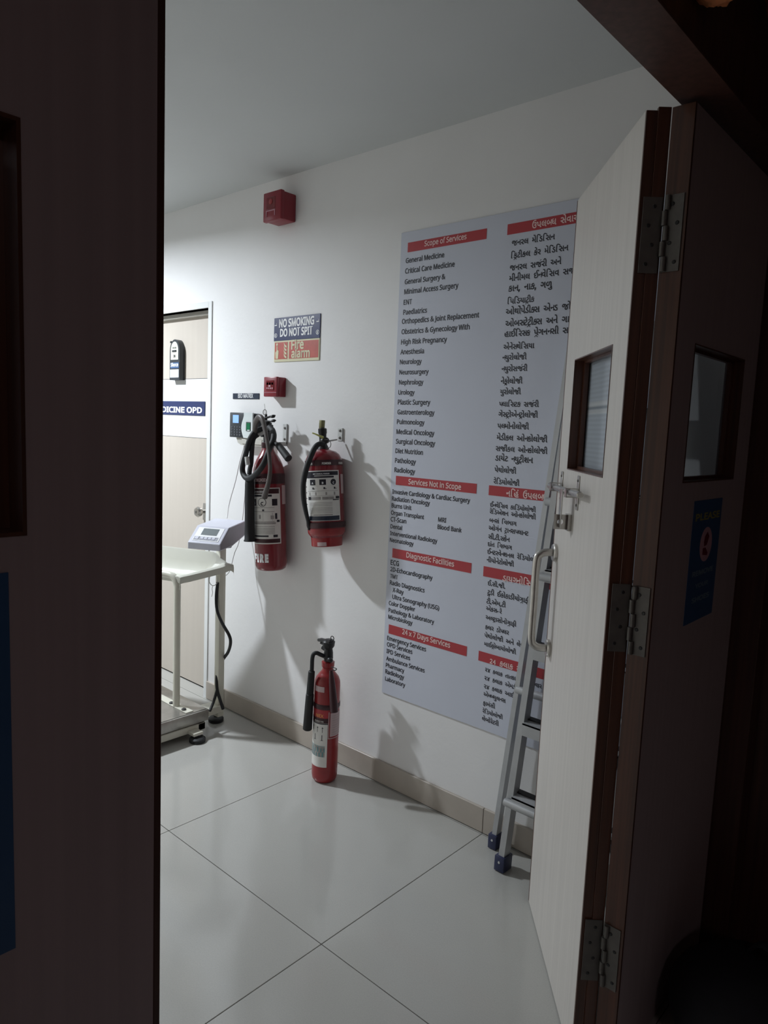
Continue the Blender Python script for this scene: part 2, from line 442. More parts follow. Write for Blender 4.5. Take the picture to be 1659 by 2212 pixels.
obj('wall_near', G().box((-.6, -2.3, 0), (3.1, -2.2, CZ)), 'darkroom', kind='structure', label='side wall of the near room', smooth=False)
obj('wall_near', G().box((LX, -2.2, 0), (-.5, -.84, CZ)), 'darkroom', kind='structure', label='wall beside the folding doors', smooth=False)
# skirting
bb = thing('baseboard_back', 'beige tile skirting along the notice wall', None, (-1.348, WY, 0), kind='structure')
edges = [DX1+.03, -2.948, -2.148, -1.348, -.62]
for a, b in zip(edges, edges[1:]):
    obj('skirting_tile', G().box((a+.001, WY-.011, .003), (b-.001, WY, .097), .0015, 1), 'skirt', bb, smooth=False)
b2 = thing('baseboard_left', 'beige tile skirting left of the consulting-room door', None, (-6, WY, 0), kind='structure')
x = DX0-.03
while x > -9.9:
    obj('skirting_tile', G().box((max(x-.8, -10)+.001, WY-.011, .003), (x-.001, WY, .097), .0015, 1), 'skirt', b2, smooth=False); x -= .8
# doorway frame
fr = thing('trim_1', 'dark brown wooden frame of the folding door', None, (-.56, 1, 2.133), kind='structure')
obj('lintel', G().box((LX, -.84, 2.133), (-.50, 2.16, 2.24), .002, 1), 'darkwood', fr)
obj('transom_panel', G().box((LX, -.84, 2.24), (-.52, 2.16, CZ), 0), 'darkwood', fr)
obj('jamb', G().box((LX, 2.078, 0), (-.49, 2.16, 2.133), .002, 1), 'darkwood', fr)
obj('wall_packer', G().box((LX-.0, 2.10, 0), (LX+.1, 2.16, 2.133)), 'darkwood', fr)
# corridor lamp fixtures (outside the frame); the far one is added for fill
for (x, y, r) in ((LIGHT_XY[0], LIGHT_XY[1], .1), (-8.6, .6, .17)):
    t = thing('ceiling_light', 'round white ceiling downlight '+('nearer the scale and extinguishers' if x > -5 else 'far down the corridor, added with the fill light'), 'ceiling light', (x, y, CZ), group='corridor downlights')
    obj('rim', G().lathe([(r+.03, 0), (r+.028, -.014), (r+.004, -.018), (r, -.005)], n=32, cap=False), 'white_lam', t, local=True)
    obj('diffuser', G().lathe([(r, -.004), (r-.002, -.006)], n=32), 'lampwhite', t, local=True)

# ================================================================== consulting-room door
RY = 2.203
d1 = thing('door_1', 'pale wood door with a white middle band and navy name board', None, (DX1, RY, 0), kind='structure')
g = G(); c = .03
ou = [(DX0-c, 0), (DX1+c, 0), (DX1+c, DZ+c), (DX0-c, DZ+c)]
for (a, b) in (((DX0-c, WY-.006, .0), (DX0, WY+.07, DZ+c)), ((DX1, WY-.006, .0), (DX1+c, WY+.07, DZ+c)), ((DX0, WY-.006, DZ), (DX1, WY+.07, DZ+c))): g.box(a, b, .001, 1)
obj('door_frame', g, 'white_lam', d1)
obj('frame_stop', G().box((DX0, RY-.03, DZ-.022), (DX1, RY, DZ), .001, 1), 'chip', d1)
zt, zb = (-3.4572, 2.2000, 1.6846)[2], (-3.4518, 2.2000, 1.3705)[2]
obj('leaf_panel', G().box((DX0+.003, RY, .006), (DX1-.003, RY+.035, zb-.0015)), 'opdlam', d1)
obj('leaf_panel', G().box((DX0+.003, RY, zt+.0015), (DX1-.003, RY+.035, DZ-.003)), 'opdlam', d1)
obj('groove', G().box((DX0+.003, RY+.002, zb-.0025), (DX1-.003, RY+.034, zt+.0025)), 'ink', d1)
obj('white_band', G().box((DX0+.004, RY-.0004, zb+.001), (DX1-.004, RY+.033, zt-.001)), 'white_lam', d1, label='white laminate band')
kx, ky, kz = (-3.2623, 2.2000, 0.9797)
kn = obj('door_knob', G().lathe([(.010, 0), (.010, -.02), (.024, -.028), (.028, -.042), (.022, -.052), (.004, -.054)], (kx, RY, kz), 24, (0, 1, 0)), 'steel', d1, label='round steel knob')
obj('keyhole', G().box((kx-.002, RY-.0552, kz-.006), (kx+.002, RY-.0535, kz+.006)), 'ink', kn)
obj('lock_plate', G().box((kx-.012, RY-.0035, kz-.045), (kx+.03, RY, kz+.045), .002), 'steel', d1)
obj('door_back_fill', G().box((DX0, RY+.04, 0), (DX1, RY+.08, DZ)), 'darkroom', d1)
# name board
xr, _, z1 = (-3.2667, 2.2000, 1.5643); _, _, z0 = (-3.2651, 2.2000, 1.4888)
nb = thing('name_board', 'navy name board with white MEDICINE OPD lettering on the door band', 'sign', (xr-.3, RY-.004, z0))
obj('board', G().box((xr-.66, RY-.0045, z0), (xr, RY-.0004, z1), .001, 1), 'navy', nb)
g = G(); geo = glyphs('MEDICINE OPD', .022)
tx1 = (-3.2910, 2.2000, 1.5041)[0]; zz = (-3.2910, 2.2000, 1.5034)[2]; em = (z1-z0)*.68/.69
mx = max(a for a, _ in geo[0]); g2 = glyphs('DICINE OPD', .022); sx = (tx1-(-3.6873, 2.2000, 1.4974)[0])/((max(a for a, _ in g2[0])-min(a for a, _ in g2[0]))*em)
g.text(geo, lambda a, b: (tx1+(a-mx)*em*sx, RY-.0052, zz+b*em)); obj('lettering', g, 'white_ink', nb, smooth=False)
# in/out indicator
ax, _, az1 = (-3.5635, 2.1700, 1.8947); bx, _, az0 = (-3.4662, 2.1700, 1.6775)
t = thing('indicator_plate', 'black arched IN sign holder with a blue strip, above the white door band', 'sign', ((ax+bx)/2, RY, az0))
wd = bx-ax; hh = az1-az0
def arch(inset, z_lo, z_hi=None, n=10):
    r = wd/2-inset; cx = (ax+bx)/2; top = az1-inset; p = [(cx-r, z_lo), (cx+r, z_lo)]
    if z_hi is not None: return p+[(cx+r, z_hi), (cx-r, z_hi)]
    return p+[(cx+r*math.cos(PI*i/n), top-r*1.25+r*1.25*math.sin(PI*i/n)) for i in range(n+1)]
fy = lambda x, z, y: (x, y, z)
obj('body', G().prism(arch(0, az0), RY-.033, RY, fy), 'devblack', t)
obj('insert', G().prism(arch(.012, az0+hh*.50), RY-.0345, RY-.033, fy), 'indwhite', t)
obj('slider', G().box(((ax+bx)/2-.02, RY-.038, az0+hh*.69), ((ax+bx)/2+.02, RY-.0345, az0+hh*.735), .001, 1), 'devblack', t)
obj('blue_strip', G().box((ax+.01, RY-.0345, az0+hh*.29), (bx-.006, RY-.033, az0+hh*.43)), 'indblue', t)
obj('blank_insert', G().box((ax+.006, RY-.0345, az0+hh*.06), (bx-.006, RY-.033, az0+hh*.26)), 'paper', t)
g = G(); line(g, 'IN', (ax+bx)/2-.008, az0+hh*.555, (ax+bx)/2+.010, RY-.0352, bold=.02); line(g, 'DOCTOR', (ax+bx)/2-.018, az0+hh*.775, (ax+bx)/2+.018, RY-.0352); obj('lettering', g, 'ink', t, smooth=False)
g = G(); line(g, 'Silence', ax+.013, az0+hh*.335, bx-.009, RY-.0352); obj('lettering', g, 'white_ink', t, smooth=False)
obj('hanging_tab', G().cyl((ax+.002, RY-.006, az1-.012), (ax+.002, RY-.03, az1-.012), .006, n=10), 'devblack', t)

# ================================================================== poster
PXL, _, PZT = (-1.8746, 2.1330, 2.2052); PZB = (-1.8855, 2.1330, 0.3878)[2]; PXR = -.78
po = thing('services_poster', 'pale blue-grey poster listing hospital services in English and Gujarati under red headings', 'poster', ((PXL+PXR)/2, WY, PZB))
obj('sheet', G().box((PXL, WY-.0047, PZB), (PXR, WY-.0013, PZT), .0008, 1), 'poster', po)
PY = WY-.0058
def bar(x0, x1, z0, z1): obj('heading_bar', G().box((x0, PY+.0002, z0), (x1, PY+.0012, z1)), 'red_print', po)
EB = [((-1.8390, 2.1330, 2.1291), (-1.4818, 2.1330, 2.1629)), ((-1.8477, 2.1330, 1.2448), (-1.4634, 2.1330, 1.2800)),
      ((-1.8492, 2.1330, 0.9536), (-1.4668, 2.1330, 0.9895)), ((-1.8512, 2.1330, 0.6420), (-1.4658, 2.1330, 0.6774))]
LT = [(-1.8411, 2.1330, 2.1642), (-1.8479, 2.1330, 1.2801), (-1.8499, 2.1330, 0.9910), (-1.8521, 2.1330, 0.6791)]
GL = [((-1.3978, 2.1330, 2.1300), (-1.3989, 2.1330, 2.1645)), ((-1.4108, 2.1330, 1.2447), (-1.4117, 2.1330, 1.2796)),
      ((-1.4135, 2.1330, 0.9523), (-1.4139, 2.1330, 0.9888)), ((-1.4131, 2.1330, 0.6404), (-1.4139, 2.1330, 0.6762))]
for (a, b), t_ in zip(EB, LT): bar(a[0], b[0], a[2], t_[2])
for a, b in GL: bar(a[0], a[0]+.405, a[2], b[2])
EN = [
('Scope of Services', (-1.7572, 2.1404, -1.5658), 1),
('General Medicine', (-1.8464, 2.0903, -1.6624), 0), ('Critical Care Medicine', (-1.8474, 2.0519, -1.6136), 0),
('General Surgery &', (-1.8469, 2.0124, -1.6528), 0), ('Minimal Access Surgery', (-1.8472, 1.9752, -1.5915), 0),
('ENT', (-1.8482, 1.9361, -1.8065), 0), ('Paediatrics', (-1.8478, 1.8989, -1.7311), 0),
('Orthopedics & Joint Replacement', (-1.8524, 1.8650, -1.4938), 0), ('Obstetrics & Gynecology With', (-1.8520, 1.8262, -1.5324), 0),
('High Risk Pregnancy', (-1.8523, 1.7873, -1.6309), 0), ('Anesthesia', (-1.8534, 1.7499, -1.7361), 0),
('Neurology', (-1.8538, 1.7122, -1.7456), 0), ('Neurosurgery', (-1.8541, 1.6731, -1.7097), 0),
('Nephrology', (-1.8539, 1.6346, -1.7321), 0), ('Urology', (-1.8550, 1.5961, -1.7730), 0),
('Plastic Surgery', (-1.8555, 1.5584, -1.6943), 0), ('Gastroenterology', (-1.8552, 1.5207, -1.6720), 0),
('Pulmonology', (-1.8556, 1.4828, -1.7176), 0), ('Medical Oncology', (-1.8560, 1.4442, -1.6676), 0),
('Surgical Oncology', (-1.8564, 1.4065, -1.6614), 0), ('Diet Nutrition', (-1.8565, 1.3698, -1.7181), 0),
('Pathology', (-1.8569, 1.3319, -1.7505), 0), ('Radiology', (-1.8579, 1.2945, -1.7521), 0),
('Services Not in Scope', (-1.7820, 1.2530, -1.5303), 1),
('Invasive Cardiology & Cardiac Surgery', (-1.8640, 1.2089, -1.4887), 0), ('Radiation Oncology', (-1.8643, 1.1806, -1.6724), 0),
('Burns Unit', (-1.8647, 1.1534, -1.7617), 0), ('Organ Transplant', (-1.8660, 1.1250, -1.6972), 0),
('MRI', (-1.6289, 1.1246, -1.5915), 0), ('CT-Scan', (-1.8657, 1.0977, -1.7850), 0),
('Dental', (-1.8655, 1.0697, -1.8047), 0), ('Blood Bank', (-1.6302, 1.0966, -1.5183), 0),
('Interventional Radiology', (-1.8659, 1.0422, -1.6280), 0), ('Neonatology', (-1.8659, 1.0152, -1.7428), 0),
('Diagnostic Facilities', (-1.7750, 0.9655, -1.5431), 1),
('ECG', (-1.8564, 0.9237, -1.8123), 0), ('2D-Echocardiography', (-1.8561, 0.8977, -1.6418), 0),
('TMT', (-1.8560, 0.8699, -1.8152), 0), ('Radio Diagnostics', (-1.8560, 0.8426, -1.6772), 0),
('X-Ray', (-1.8397, 0.8156, -1.7816), 0), ('Ultra Sonography (USG)', (-1.8396, 0.7877, -1.6025), 0),
('Color Doppler', (-1.8567, 0.7590, -1.7196), 0), ('Pathology & Laboratory', (-1.8562, 0.7298, -1.6236), 0),
('Microbiology', (-1.8562, 0.7022, -1.7294), 0),
('24 x 7 Days Services', (-1.7782, 0.6564, -1.5409), 1),
('Emergency Services', (-1.8574, 0.6137, -1.6553), 0), ('OPD Services', (-1.8571, 0.5871, -1.7227), 0),
('IPD Services', (-1.8578, 0.5590, -1.7329), 0), ('Ambulance Services', (-1.8581, 0.5285, -1.6569), 0),
('Pharmacy', (-1.8585, 0.5004, -1.7596), 0), ('Radiology', (-1.8593, 0.4730, -1.7590), 0), ('Laboratory', (-1.8589, 0.4433, -1.7515), 0)]
for s, (x0, z0, x1), k in EN:
    g = G(); line(g, s, x0, z0, x1, PY-.0008 if k else PY+.0004, bold=.013 if not k else .012)
    obj('heading_text' if k else 'text_line', g, 'pale_ink' if k else 'ink', po, smooth=False, kind='stuff')
GU = [
('ઉપલબ~ધ સેવાઓ', (-1.3018, 2.1370, -1.1192), 1),
('જનરલ મેિડિસન', (-1.3774, 2.0915, -1.2157), 0), ('િક`ટીકલ કેર મેિડિસન', (-1.3769, 2.0504, -1.1648), 0),
('જનરલ સજ^રી અને', (-1.3791, 2.0106, -1.1865), 0), ('મીનીમલ ઈન~વેિસવ સજ^રી', (-1.3790, 1.9760, -1.1158), 0),
('કાન, નાક, ગળુ', (-1.3802, 1.9417, -1.2135), 0), ('િપિડયાટ`ીક', (-1.3798, 1.9004, -1.2768), 0),
('ઓથો^પેડીક~સ એન~ડ જોઈન~ટ', (-1.3848, 1.8657, -1.0976), 0), ('ઓબસ~ટેટ`ીક~સ અને ગાયનેક', (-1.3836, 1.8257, -1.0943), 0),
('હાઈિરસ~ક પ`ેગનન~સી સાથે', (-1.3847, 1.7913, -1.1187), 0), ('એનેસ~થેિસયા', (-1.3857, 1.7489, -1.2654), 0),
('ન~યુરોલોજી', (-1.3873, 1.7134, -1.2922), 0), ('ન~યુરોસજ^રી', (-1.3877, 1.6751, -1.2861), 0),
('નેફ`ોલોજી', (-1.3883, 1.6336, -1.3023), 0), ('યુરોલોજી', (-1.3889, 1.5975, -1.3062), 0),
('પ~લાિસ~ટક સજ^રી', (-1.3896, 1.5557, -1.2341), 0), ('ગેસ~ટ`ોએન~ટ`ોલોજી', (-1.3902, 1.5202, -1.2348), 0),
('પલ~મોનોલોજી', (-1.3912, 1.4801, -1.2661), 0), ('મેડીકલ ઓન~કોલોજી', (-1.3908, 1.4401, -1.1932), 0),
('સજી^કલ ઓન~કોલોજી', (-1.3925, 1.4019, -1.1898), 0), ('ડાયેટ ન~યુટ`ીશન', (-1.3926, 1.3682, -1.2418), 0),
('પેથોલોજી', (-1.3925, 1.3279, -1.3040), 0), ('રેિડયોલોજી', (-1.3934, 1.2871, -1.2884), 0),
('નિહં ઉપલબ~ધ', (-1.3376, 1.2479, -1.1766), 1),
('ઈન~વેિસવ કાિડ^યોલોજી', (-1.4016, 1.2043, -1.2188), 0), ('રેિડએશન ઓન~કોલોજી', (-1.4020, 1.1800, -1.2169), 0),
('બન~સ^ િવભાગ', (-1.4014, 1.1492, -1.2898), 0), ('ઓગ^ન ટ`ાન~સપ~લાન~ટ', (-1.4022, 1.1215, -1.2407), 0),
('સી.ટી.સ~કેન', (-1.4016, 1.0901, -1.3125), 0), ('દાંત િવભાગ', (-1.4021, 1.0637, -1.3016), 0),
('ઈન~ટરવેન~શનલ રેિડયોલોજી', (-1.4017, 1.0359, -1.1829), 0), ('નીયોનેટોલોજી', (-1.4024, 1.0064, -1.2898), 0),
('ડાયગ~નોિસ~ટક', (-1.3321, 0.9501, -1.1870), 1),
('ઈ.સી.જી.', (-1.3922, 0.9232, -1.3188), 0), ('ટુડી ઈકોકાડી^યોગ`ાફી', (-1.3925, 0.8902, -1.2180), 0),
('ટી.એમ.ટી', (-1.3929, 0.8571, -1.3124), 0), ('એકસ-રે', (-1.3929, 0.8313, -1.3267), 0),
('અલ~ટ`ાસોનોગ`ાફી', (-1.3922, 0.7983, -1.2650), 0), ('કલર ડોપ~લર', (-1.3925, 0.7626, -1.2923), 0),
('પેથોલોજી અને લેબોરેટરી', (-1.3931, 0.7316, -1.1849), 0), ('માઈક`ોબાયોલોજી', (-1.3920, 0.7007, -1.2591), 0),
('24 કલાક સેવાઓ', (-1.3631, 0.6434, -1.1744), 1),
('૨૪ કલાક તાત~કાિલક સારવાર', (-1.3817, 0.6075, -1.1508), 0), ('૨૪ કલાક એમડી ડોકટર', (-1.3823, 0.5761, -1.1879), 0),
('૨૪ કલાક અાઈસીયુ', (-1.3823, 0.5446, -1.2183), 0), ('એમ~બ~યુલન~સ', (-1.3819, 0.5157, -1.2882), 0),
('ફામ^સી', (-1.3818, 0.4818, -1.3299), 0), ('રેિડયોલોજી', (-1.3820, 0.4524, -1.2955), 0), ('લેબોરેટરી', (-1.3822, 0.4231, -1.3107), 0)]
for s, (x0, z0, x1), k in GU:
    g = G(); line(g, s, x0, z0, x1, PY-.0008 if k else PY+.0004, guj=True, xs=.98, bold=.019)
    obj('heading_text' if k else 'text_line', g, 'pale_ink' if k else 'ink', po, smooth=False, kind='stuff')

# ================================================================== small wall signs
xl, _, zt = (-2.6232, 2.1330, 1.9389); xr, _, zb = (-2.3158, 2.1330, 1.8364)
t = thing('no_smoking_sign', 'navy sign reading NO SMOKING, DO NOT SPIT', 'sign', ((xl+xr)/2, WY, zb))
obj('board', G().box((xl, WY-.004, zb), (xr, WY, zt), .0008, 1), 'navy', t)
g = G(); SY = WY-.0048
x0, z0, x1 = (-2.5869, 1.8967, -2.3528); line(g, 'NO SMOKING', x0, z0, x1, SY, bold=.022, xs=.8)
x0, z0, x1 = (-2.5791, 1.8554, -2.3613); line(g, 'DO NOT SPIT', x0, z0, x1, SY, bold=.022, xs=.8)
obj('lettering', g, 'white_ink', t, smooth=False)
h = zt-zb; g = G()
for X in (xl+.014, xr-.014):
    fz = zt-h*.32
    g.box((X-.009, SY, fz-.002), (X+.007, SY+.0006, fz+.002)).box((X+.0045, SY-.0002, fz+.003), (X+.0065, SY+.0006, fz+.010))
    fz = zb+h*.24
    circ = [(X+.010*math.cos(2*PI*i/18), fz+.010*math.sin(2*PI*i/18)) for i in range(18)]
    cin = [(X+.0078*math.cos(2*PI*i/18), fz+.0078*math.sin(2*PI*i/18)) for i in range(18)]
    g.ring(circ, cin, SY, SY+.0006, fy).box((X-.003, SY, fz-.006), (X+.002, SY+.0006, fz+.005))
obj('pictogram', g, 'white_ink', t, smooth=False)
xl, _, zt = (-2.6193, 2.1330, 1.8374); xr, _, zb = (-2.3156, 2.1330, 1.7428)
t = thing('fire_alarm_sign', 'cream-edged red sign reading Fire alarm with a hand and flames', 'sign', ((xl+xr)/2, WY, zb))
obj('board', G().box((xl, WY-.004, zb), (xr, WY, zt-.001), .0008, 1), 'cream_lum', t)
W_ = xr-xl; H_ = zt-zb
obj('red_panel', G().box((xl+.006, WY-.0048, zb+.012), (xl+W_*.31, WY-.0035, zt-.008)), 'orange_red', t)
obj('red_panel', G().box((xl+W_*.345, WY-.0048, zb+.012), (xr-.006, WY-.0035, zt-.008)), 'orange_red', t)
g = G(); SY = WY-.0056
x0, z0, x1 = (-2.4985, 1.7960, -2.4151); line(g, 'Fire', x0, z0, x1, SY, bold=.018)
x0, z0, x1 = (-2.4970, 1.7590, -2.3743); line(g, 'alarm', x0, z0, x1, SY, bold=.018)
obj('lettering', g, 'cream_lum', t, smooth=False)
g = G(); X = xl+.022; Z = zb+.014; hz = H_-.024
g.prism([(X-.009, Z), (X+.009, Z), (X+.012, Z+hz*.5), (X+.004, Z+hz*.55), (X+.003, Z+hz*.8), (X-.002, Z+hz*.8), (X-.003, Z+hz*.5), (X-.011, Z+hz*.4)], SY, SY+.001, fy)
g.prism([(X+.006*math.cos(a*PI/6), Z+hz*.9+.006*math.sin(a*PI/6)) for a in range(12)], SY, SY+.001, fy)
for k in range(4):
    z_ = Z+hz*(.10+.22*k); X2 = xl+W_*.295
    g.prism([(X2, z_-.006), (X2, z_+.001), (X2-.010, z_+.006), (X2-.020, z_+.018), (X2-.017, z_+.002), (X2-.010, z_-.004)], SY, SY+.001, fy)
obj('pictogram', g, 'cream_lum', t, smooth=False)
xl, _, zt = (-2.9284, 2.1330, 1.6021); xr, _, zb = (-2.7233, 2.1330, 1.5750)
t = thing('bio_matrix_sign', 'small dark sign strip reading BIO MATRIX above the fingerprint reader', 'sign', ((xl+xr)/2, WY, zb))
obj('board', G().box((xl, WY-.003, zb), (xr, WY, zt), .0006, 1), 'navy2', t)
g = G(); x0, z0, x1 = (-2.8849, 1.5809, -2.7673); line(g, 'BIO MATRIX', x0, z0, x1, WY-.0036, bold=.012, xs=.8); obj('lettering', g, 'white_ink', t, smooth=False)

# ================================================================== red boxes
# sounder near the ceiling
xr = (-2.4964, 2.1330, 2.4189)[0]; zb = (-2.4992, 2.1330, 2.3397)[2]; zt = (-2.4980, 2.1330, 2.4559)[2]
wb, db = .116, .088
t = thing('alarm_sounder', 'large red fire alarm sounder high up near the ceiling', 'alarm', (xr-wb/2, WY, zb))
obj('back_box', G().box((xr-wb, WY-db+.02, zb), (xr, WY, zt), .006, 2), 'red_plastic', t)
obj('front_cover', G().box((xr-wb-.002, WY-db, zb-.003), (xr+.002, WY-db+.022, zt+.003), .005, 2), 'red_plastic', t)
obj('lens', G().box((xr-wb+.022, WY-db-.002, zb+.045), (xr-.034, WY-db+.002, zt-.020), .002, 1), 'red_dark', t)
obj('horn_grille', G().lathe([(.010, 0), (.012, -.003), (.006, -.005)], (xr-wb/2-.004, WY-db-.001, (zb+zt)/2+.018), 16, (0, 1, 0)), 'red_worn', t)
g = G()
for sx in (-1, 1): g.box((xr-wb/2-.006+sx*.028-.002, WY-db-.003, zb+.016), (xr-wb/2-.006+sx*.028+.002, WY-db, zb+.040), .0008, 1)
g.box((xr-wb/2-.036, WY-db-.003, zb+.038), (xr-wb/2+.024, WY-db, zb+.041))
obj('bottom_clip', g, 'pink_print', t)
# call point
xr = (-2.5331, 2.1330, 1.6302)[0]; zb = (-2.5313, 2.1330, 1.5837)[2]; zt = (-2.5348, 2.1330, 1.6726)[2]
wb, db = .092, .055
t = thing('manual_call_point', 'small red fire alarm call point just below the fire alarm sign', 'alarm', (xr-wb/2, WY, zb))
obj('back_box', G().box((xr-wb+.002, WY-db+.016, zb+.001), (xr, WY, zt-.001), .004, 2), 'red_plastic', t)
obj('front_cover', G().box((xr-wb, WY-db, zb), (xr-.0005, WY-db+.018, zt), .004, 2), 'red_plastic', t)
obj('glass_plate', G().box((xr-wb+.020, WY-db-.002, zb+.028), (xr-.018, WY-db+.001, zb+.072), .001, 1), 'red_dark', t)
g = G()
for r_, (a, b) in enumerate(((.10, .44), (.56, .90))):
    for k in range(3): g.box((xr-wb+.024+k*.017, WY-db-.0028, zb+.053), (xr-wb+.024+k*.017+.011, WY-db-.0018, zb+.063))
for k in range(4): g.box((xr-wb+.025+k*.012, WY-db-.0028, zb+.034), (xr-wb+.025+k*.012+.006, WY-db-.0018, zb+.041))
g.box((xr-wb+.037, WY-db-.0028, zb+.044), (xr-wb+.052, WY-db-.0018, zb+.051))
obj('printed_marks', g, 'pink_print', t, smooth=False)
obj('lower_ledge', G().box((xr-wb+.002, WY-db-.0015, zb+.018), (xr-.002, WY-db+.002, zb+.0195)), 'pink_print', t)

# ================================================================== fingerprint reader
xa, _, zt = (-2.8808, 2.0800, 1.5089); xb, _, zb = (-2.7028, 2.0800, 1.3912)
FYp = 2.08
t = thing('fingerprint_reader', 'black and white fingerprint attendance reader with a lit blue screen', 'reader', ((xa+xb)/2, WY, zb))
obj('body', G().box((xa+.004, FYp+.004, zb+.003), (xb+.004, WY-.006, zt-.002), .008, 3), 'devblack', t)
obj('rear_housing', G().box((xb-.03, FYp+.012, zb+.025), (xb+.012, WY-.004, zt-.004), .010, 3), 'devblack', t)
sp = xa+(xb-xa)*.64
obj('front_left', G().box((xa, FYp, zb), (sp, FYp+.008, zt), .003, 2), 'devblack', t)
n = 8; cr = [(sp-.004*0-(.018*math.sin(PI*min(1, k/n*1.2))), zb+(zt-zb)*k/n) for k in range(n+1)]
obj('white_front', G().prism([(xb, zb), (xb, zt)]+list(reversed([(p[0]-.002, p[1]) for p in cr])), FYp-.0015, FYp+.008, fy), 'devwhite', t)
hw = zt-zb
obj('screen', G().box((xa+.026, FYp-.001, zb+hw*.58), (xa+.071, FYp+.002, zb+hw*.90)), 'screen', t)
for r_ in range(4):
    for c_ in range(4):
        obj('key', G().box((xa+.012+c_*.021, FYp-.0016, zb+hw*(.07+.105*r_)), (xa+.012+c_*.021+.015, FYp+.001, zb+hw*(.07+.105*r_)+.007), .0006, 1), 'dkeys', t)
obj('sensor_well', G().box((xb-.046, FYp-.0022, zb+hw*.27), (xb-.012, FYp, zb+hw*.64), .003, 2), 'ink', t)
obj('sensor', G().box((xb-.042, FYp-.0030, zb+hw*.31), (xb-.016, FYp-.0015, zb+hw*.60)), 'sensor', t)
obj('sensor_lip', G().box((xb-.036, FYp-.0040, zb+hw*.285), (xb-.016, FYp-.002, zb+hw*.33), .001, 1), 'devwhite', t)
xc, _, zc = (-2.8533, 2.1100, 1.3789); xd, _, zd = (-2.6333, 2.1100, 1.3561)
t = thing('wall_box', 'cream plastic wall box behind the tall extinguisher valve', 'box', ((xc+xd)/2, WY, zd))
obj('box_body', G().prism([(xc+.012, zb-.001), (xd, zb+.03), (xd, zd), (xc+.05, zd), (xc+.025, zd+.01)], WY-.042, WY, fy), 'chip', t)
obj('box_lid', G().box((xc+.06, WY-.047, zd+.006), (xd-.006, WY-.042, zb-.004), .002, 1), 'chip', t)

# ================================================================== hanging brackets
def bracket(px, pz0, pz1, label):
    t = thing('wall_bracket', label, 'bracket', (px, WY, pz0))
    obj('plate', G().box((px-.028, WY-.003, pz0), (px, WY, pz1), .001, 1), 'zinc', t)
    obj('flange', G().box((px-.001, WY-.007, pz0), (px+.003, WY, pz1), .001, 1), 'zinc', t)
    for z in (pz0+(pz1-pz0)*.25, pz1-(pz1-pz0)*.2):
        obj('screw', G().lathe([(.006, 0), (.005, -.003), (.001, -.004)], (px-.014, WY-.003, z), 12, (0, 1, 0)), 'steel_dull', t)
    return t
p = (-2.5169, 2.1330, 1.4644); q = (-2.5132, 2.1330, 1.3726)
B1 = bracket(p[0], q[2], p[2], 'tall zinc bracket on the wall right of the tallest extinguisher valve')
obj('arm', G().box((-2.60, WY-.075, q[2]-.008), (p[0]+.003, WY-.066, q[2]+.012)).box((p[0]-.001, WY-.075, q[2]-.008), (p[0]+.003, WY, q[2]+.010)), 'zinc', B1)
p = (-2.1587, 2.1330, 1.4568); q = (-2.1562, 2.1330, 1.4065)
B2 = bracket(p[0], q[2]-.004, p[2], 'small zinc bracket on the wall right of the powder extinguisher valve')
obj('arm', G().cyl((p[0]-.012, WY-.02, q[2]+.002), (-2.215, WY-.075, q[2]-.012), .0035, n=8), 'zinc', B2)

# ================================================================== extinguisher 1: tall CO2
E1 = Vector((-2.5111, 2.0550, 0.8027)); r = .0716
t = thing('fire_extinguisher', 'tall red carbon dioxide extinguisher marked FIRE hanging on the wall', 'extinguisher', E1, (0, math.radians(-4.6), 0))
obj('cylinder', G().lathe([(.035, 0), (.055, .002), (.066, .010), (r, .026), (r, .43), (.070, .455), (.064, .478), (.054, .502), (.040, .525), (.029, .542), (.025, .56)], n=48), 'red_gloss', t, local=True)
obj('neck_ring', G().lathe([(.027, .552), (.029, .556), (.029, .575), (.025, .578)], n=28), 'maroon_band', t, local=True)
lb = obj('label', G().patch(r, -150, 2, .125, .375), 'label', t, local=True, smooth=True)
g = G().patch(r, -150, -2, .349, .371, .0009).patch(r, -150, -2, .130, .148, .0009)
obj('label_bar', g, 'maroon_band', lb, local=True)
g = G().patch(r, -150, -30, .336, .345, .0009).patch(r, -125, -45, .157, .164, .0009).patch(r, -14, -3, .222, .232, .0012)
for a in (-148, -112, -30): g.patch(r, a, a+20, .296, .326, .0009)
g.patch(r, -66, -58, .272, .280, .0009).patch(r, -20, -12, .236, .262, .0009).patch(r, -28, -12, .155, .166, .0009)
obj('label_print', g, 'ink', lb, local=True)
g = G()
for z in (.268, .286, .224, .202, .194, .188, .182, .176, .170): g.patch(r, -140, -22, z, z+.0022, .0009)
g.patch(r, -130, -18, .214, .222, .0009)
for k in range(4): g.patch(r, -132+k*34, -131+k*34, .228, .264, .0009)
g.patch(r, -80, -72, .238, .256, .0009).patch(r, -36, -24, .236, .252, .0009)
obj('faint_print', g, 'label_grey', lb, local=True)
g = G(); wrap(g, 'CARBON DIOXIDE', r, -76, .3545, .0185, .85, th=.0014)
wrap(g, 'A', r, -138, .302, .026, 1, .03, .0014); wrap(g, 'B', r, -102, .302, .026, 1, .03, .0014)
obj('lettering', g, 'white_ink', lb, local=True, smooth=False)
g = G(); wrap(g, 'C', r, -66, .298, .036, 1, .03, .0014)
obj('lettering', g, 'ink', lb, local=True, smooth=False)
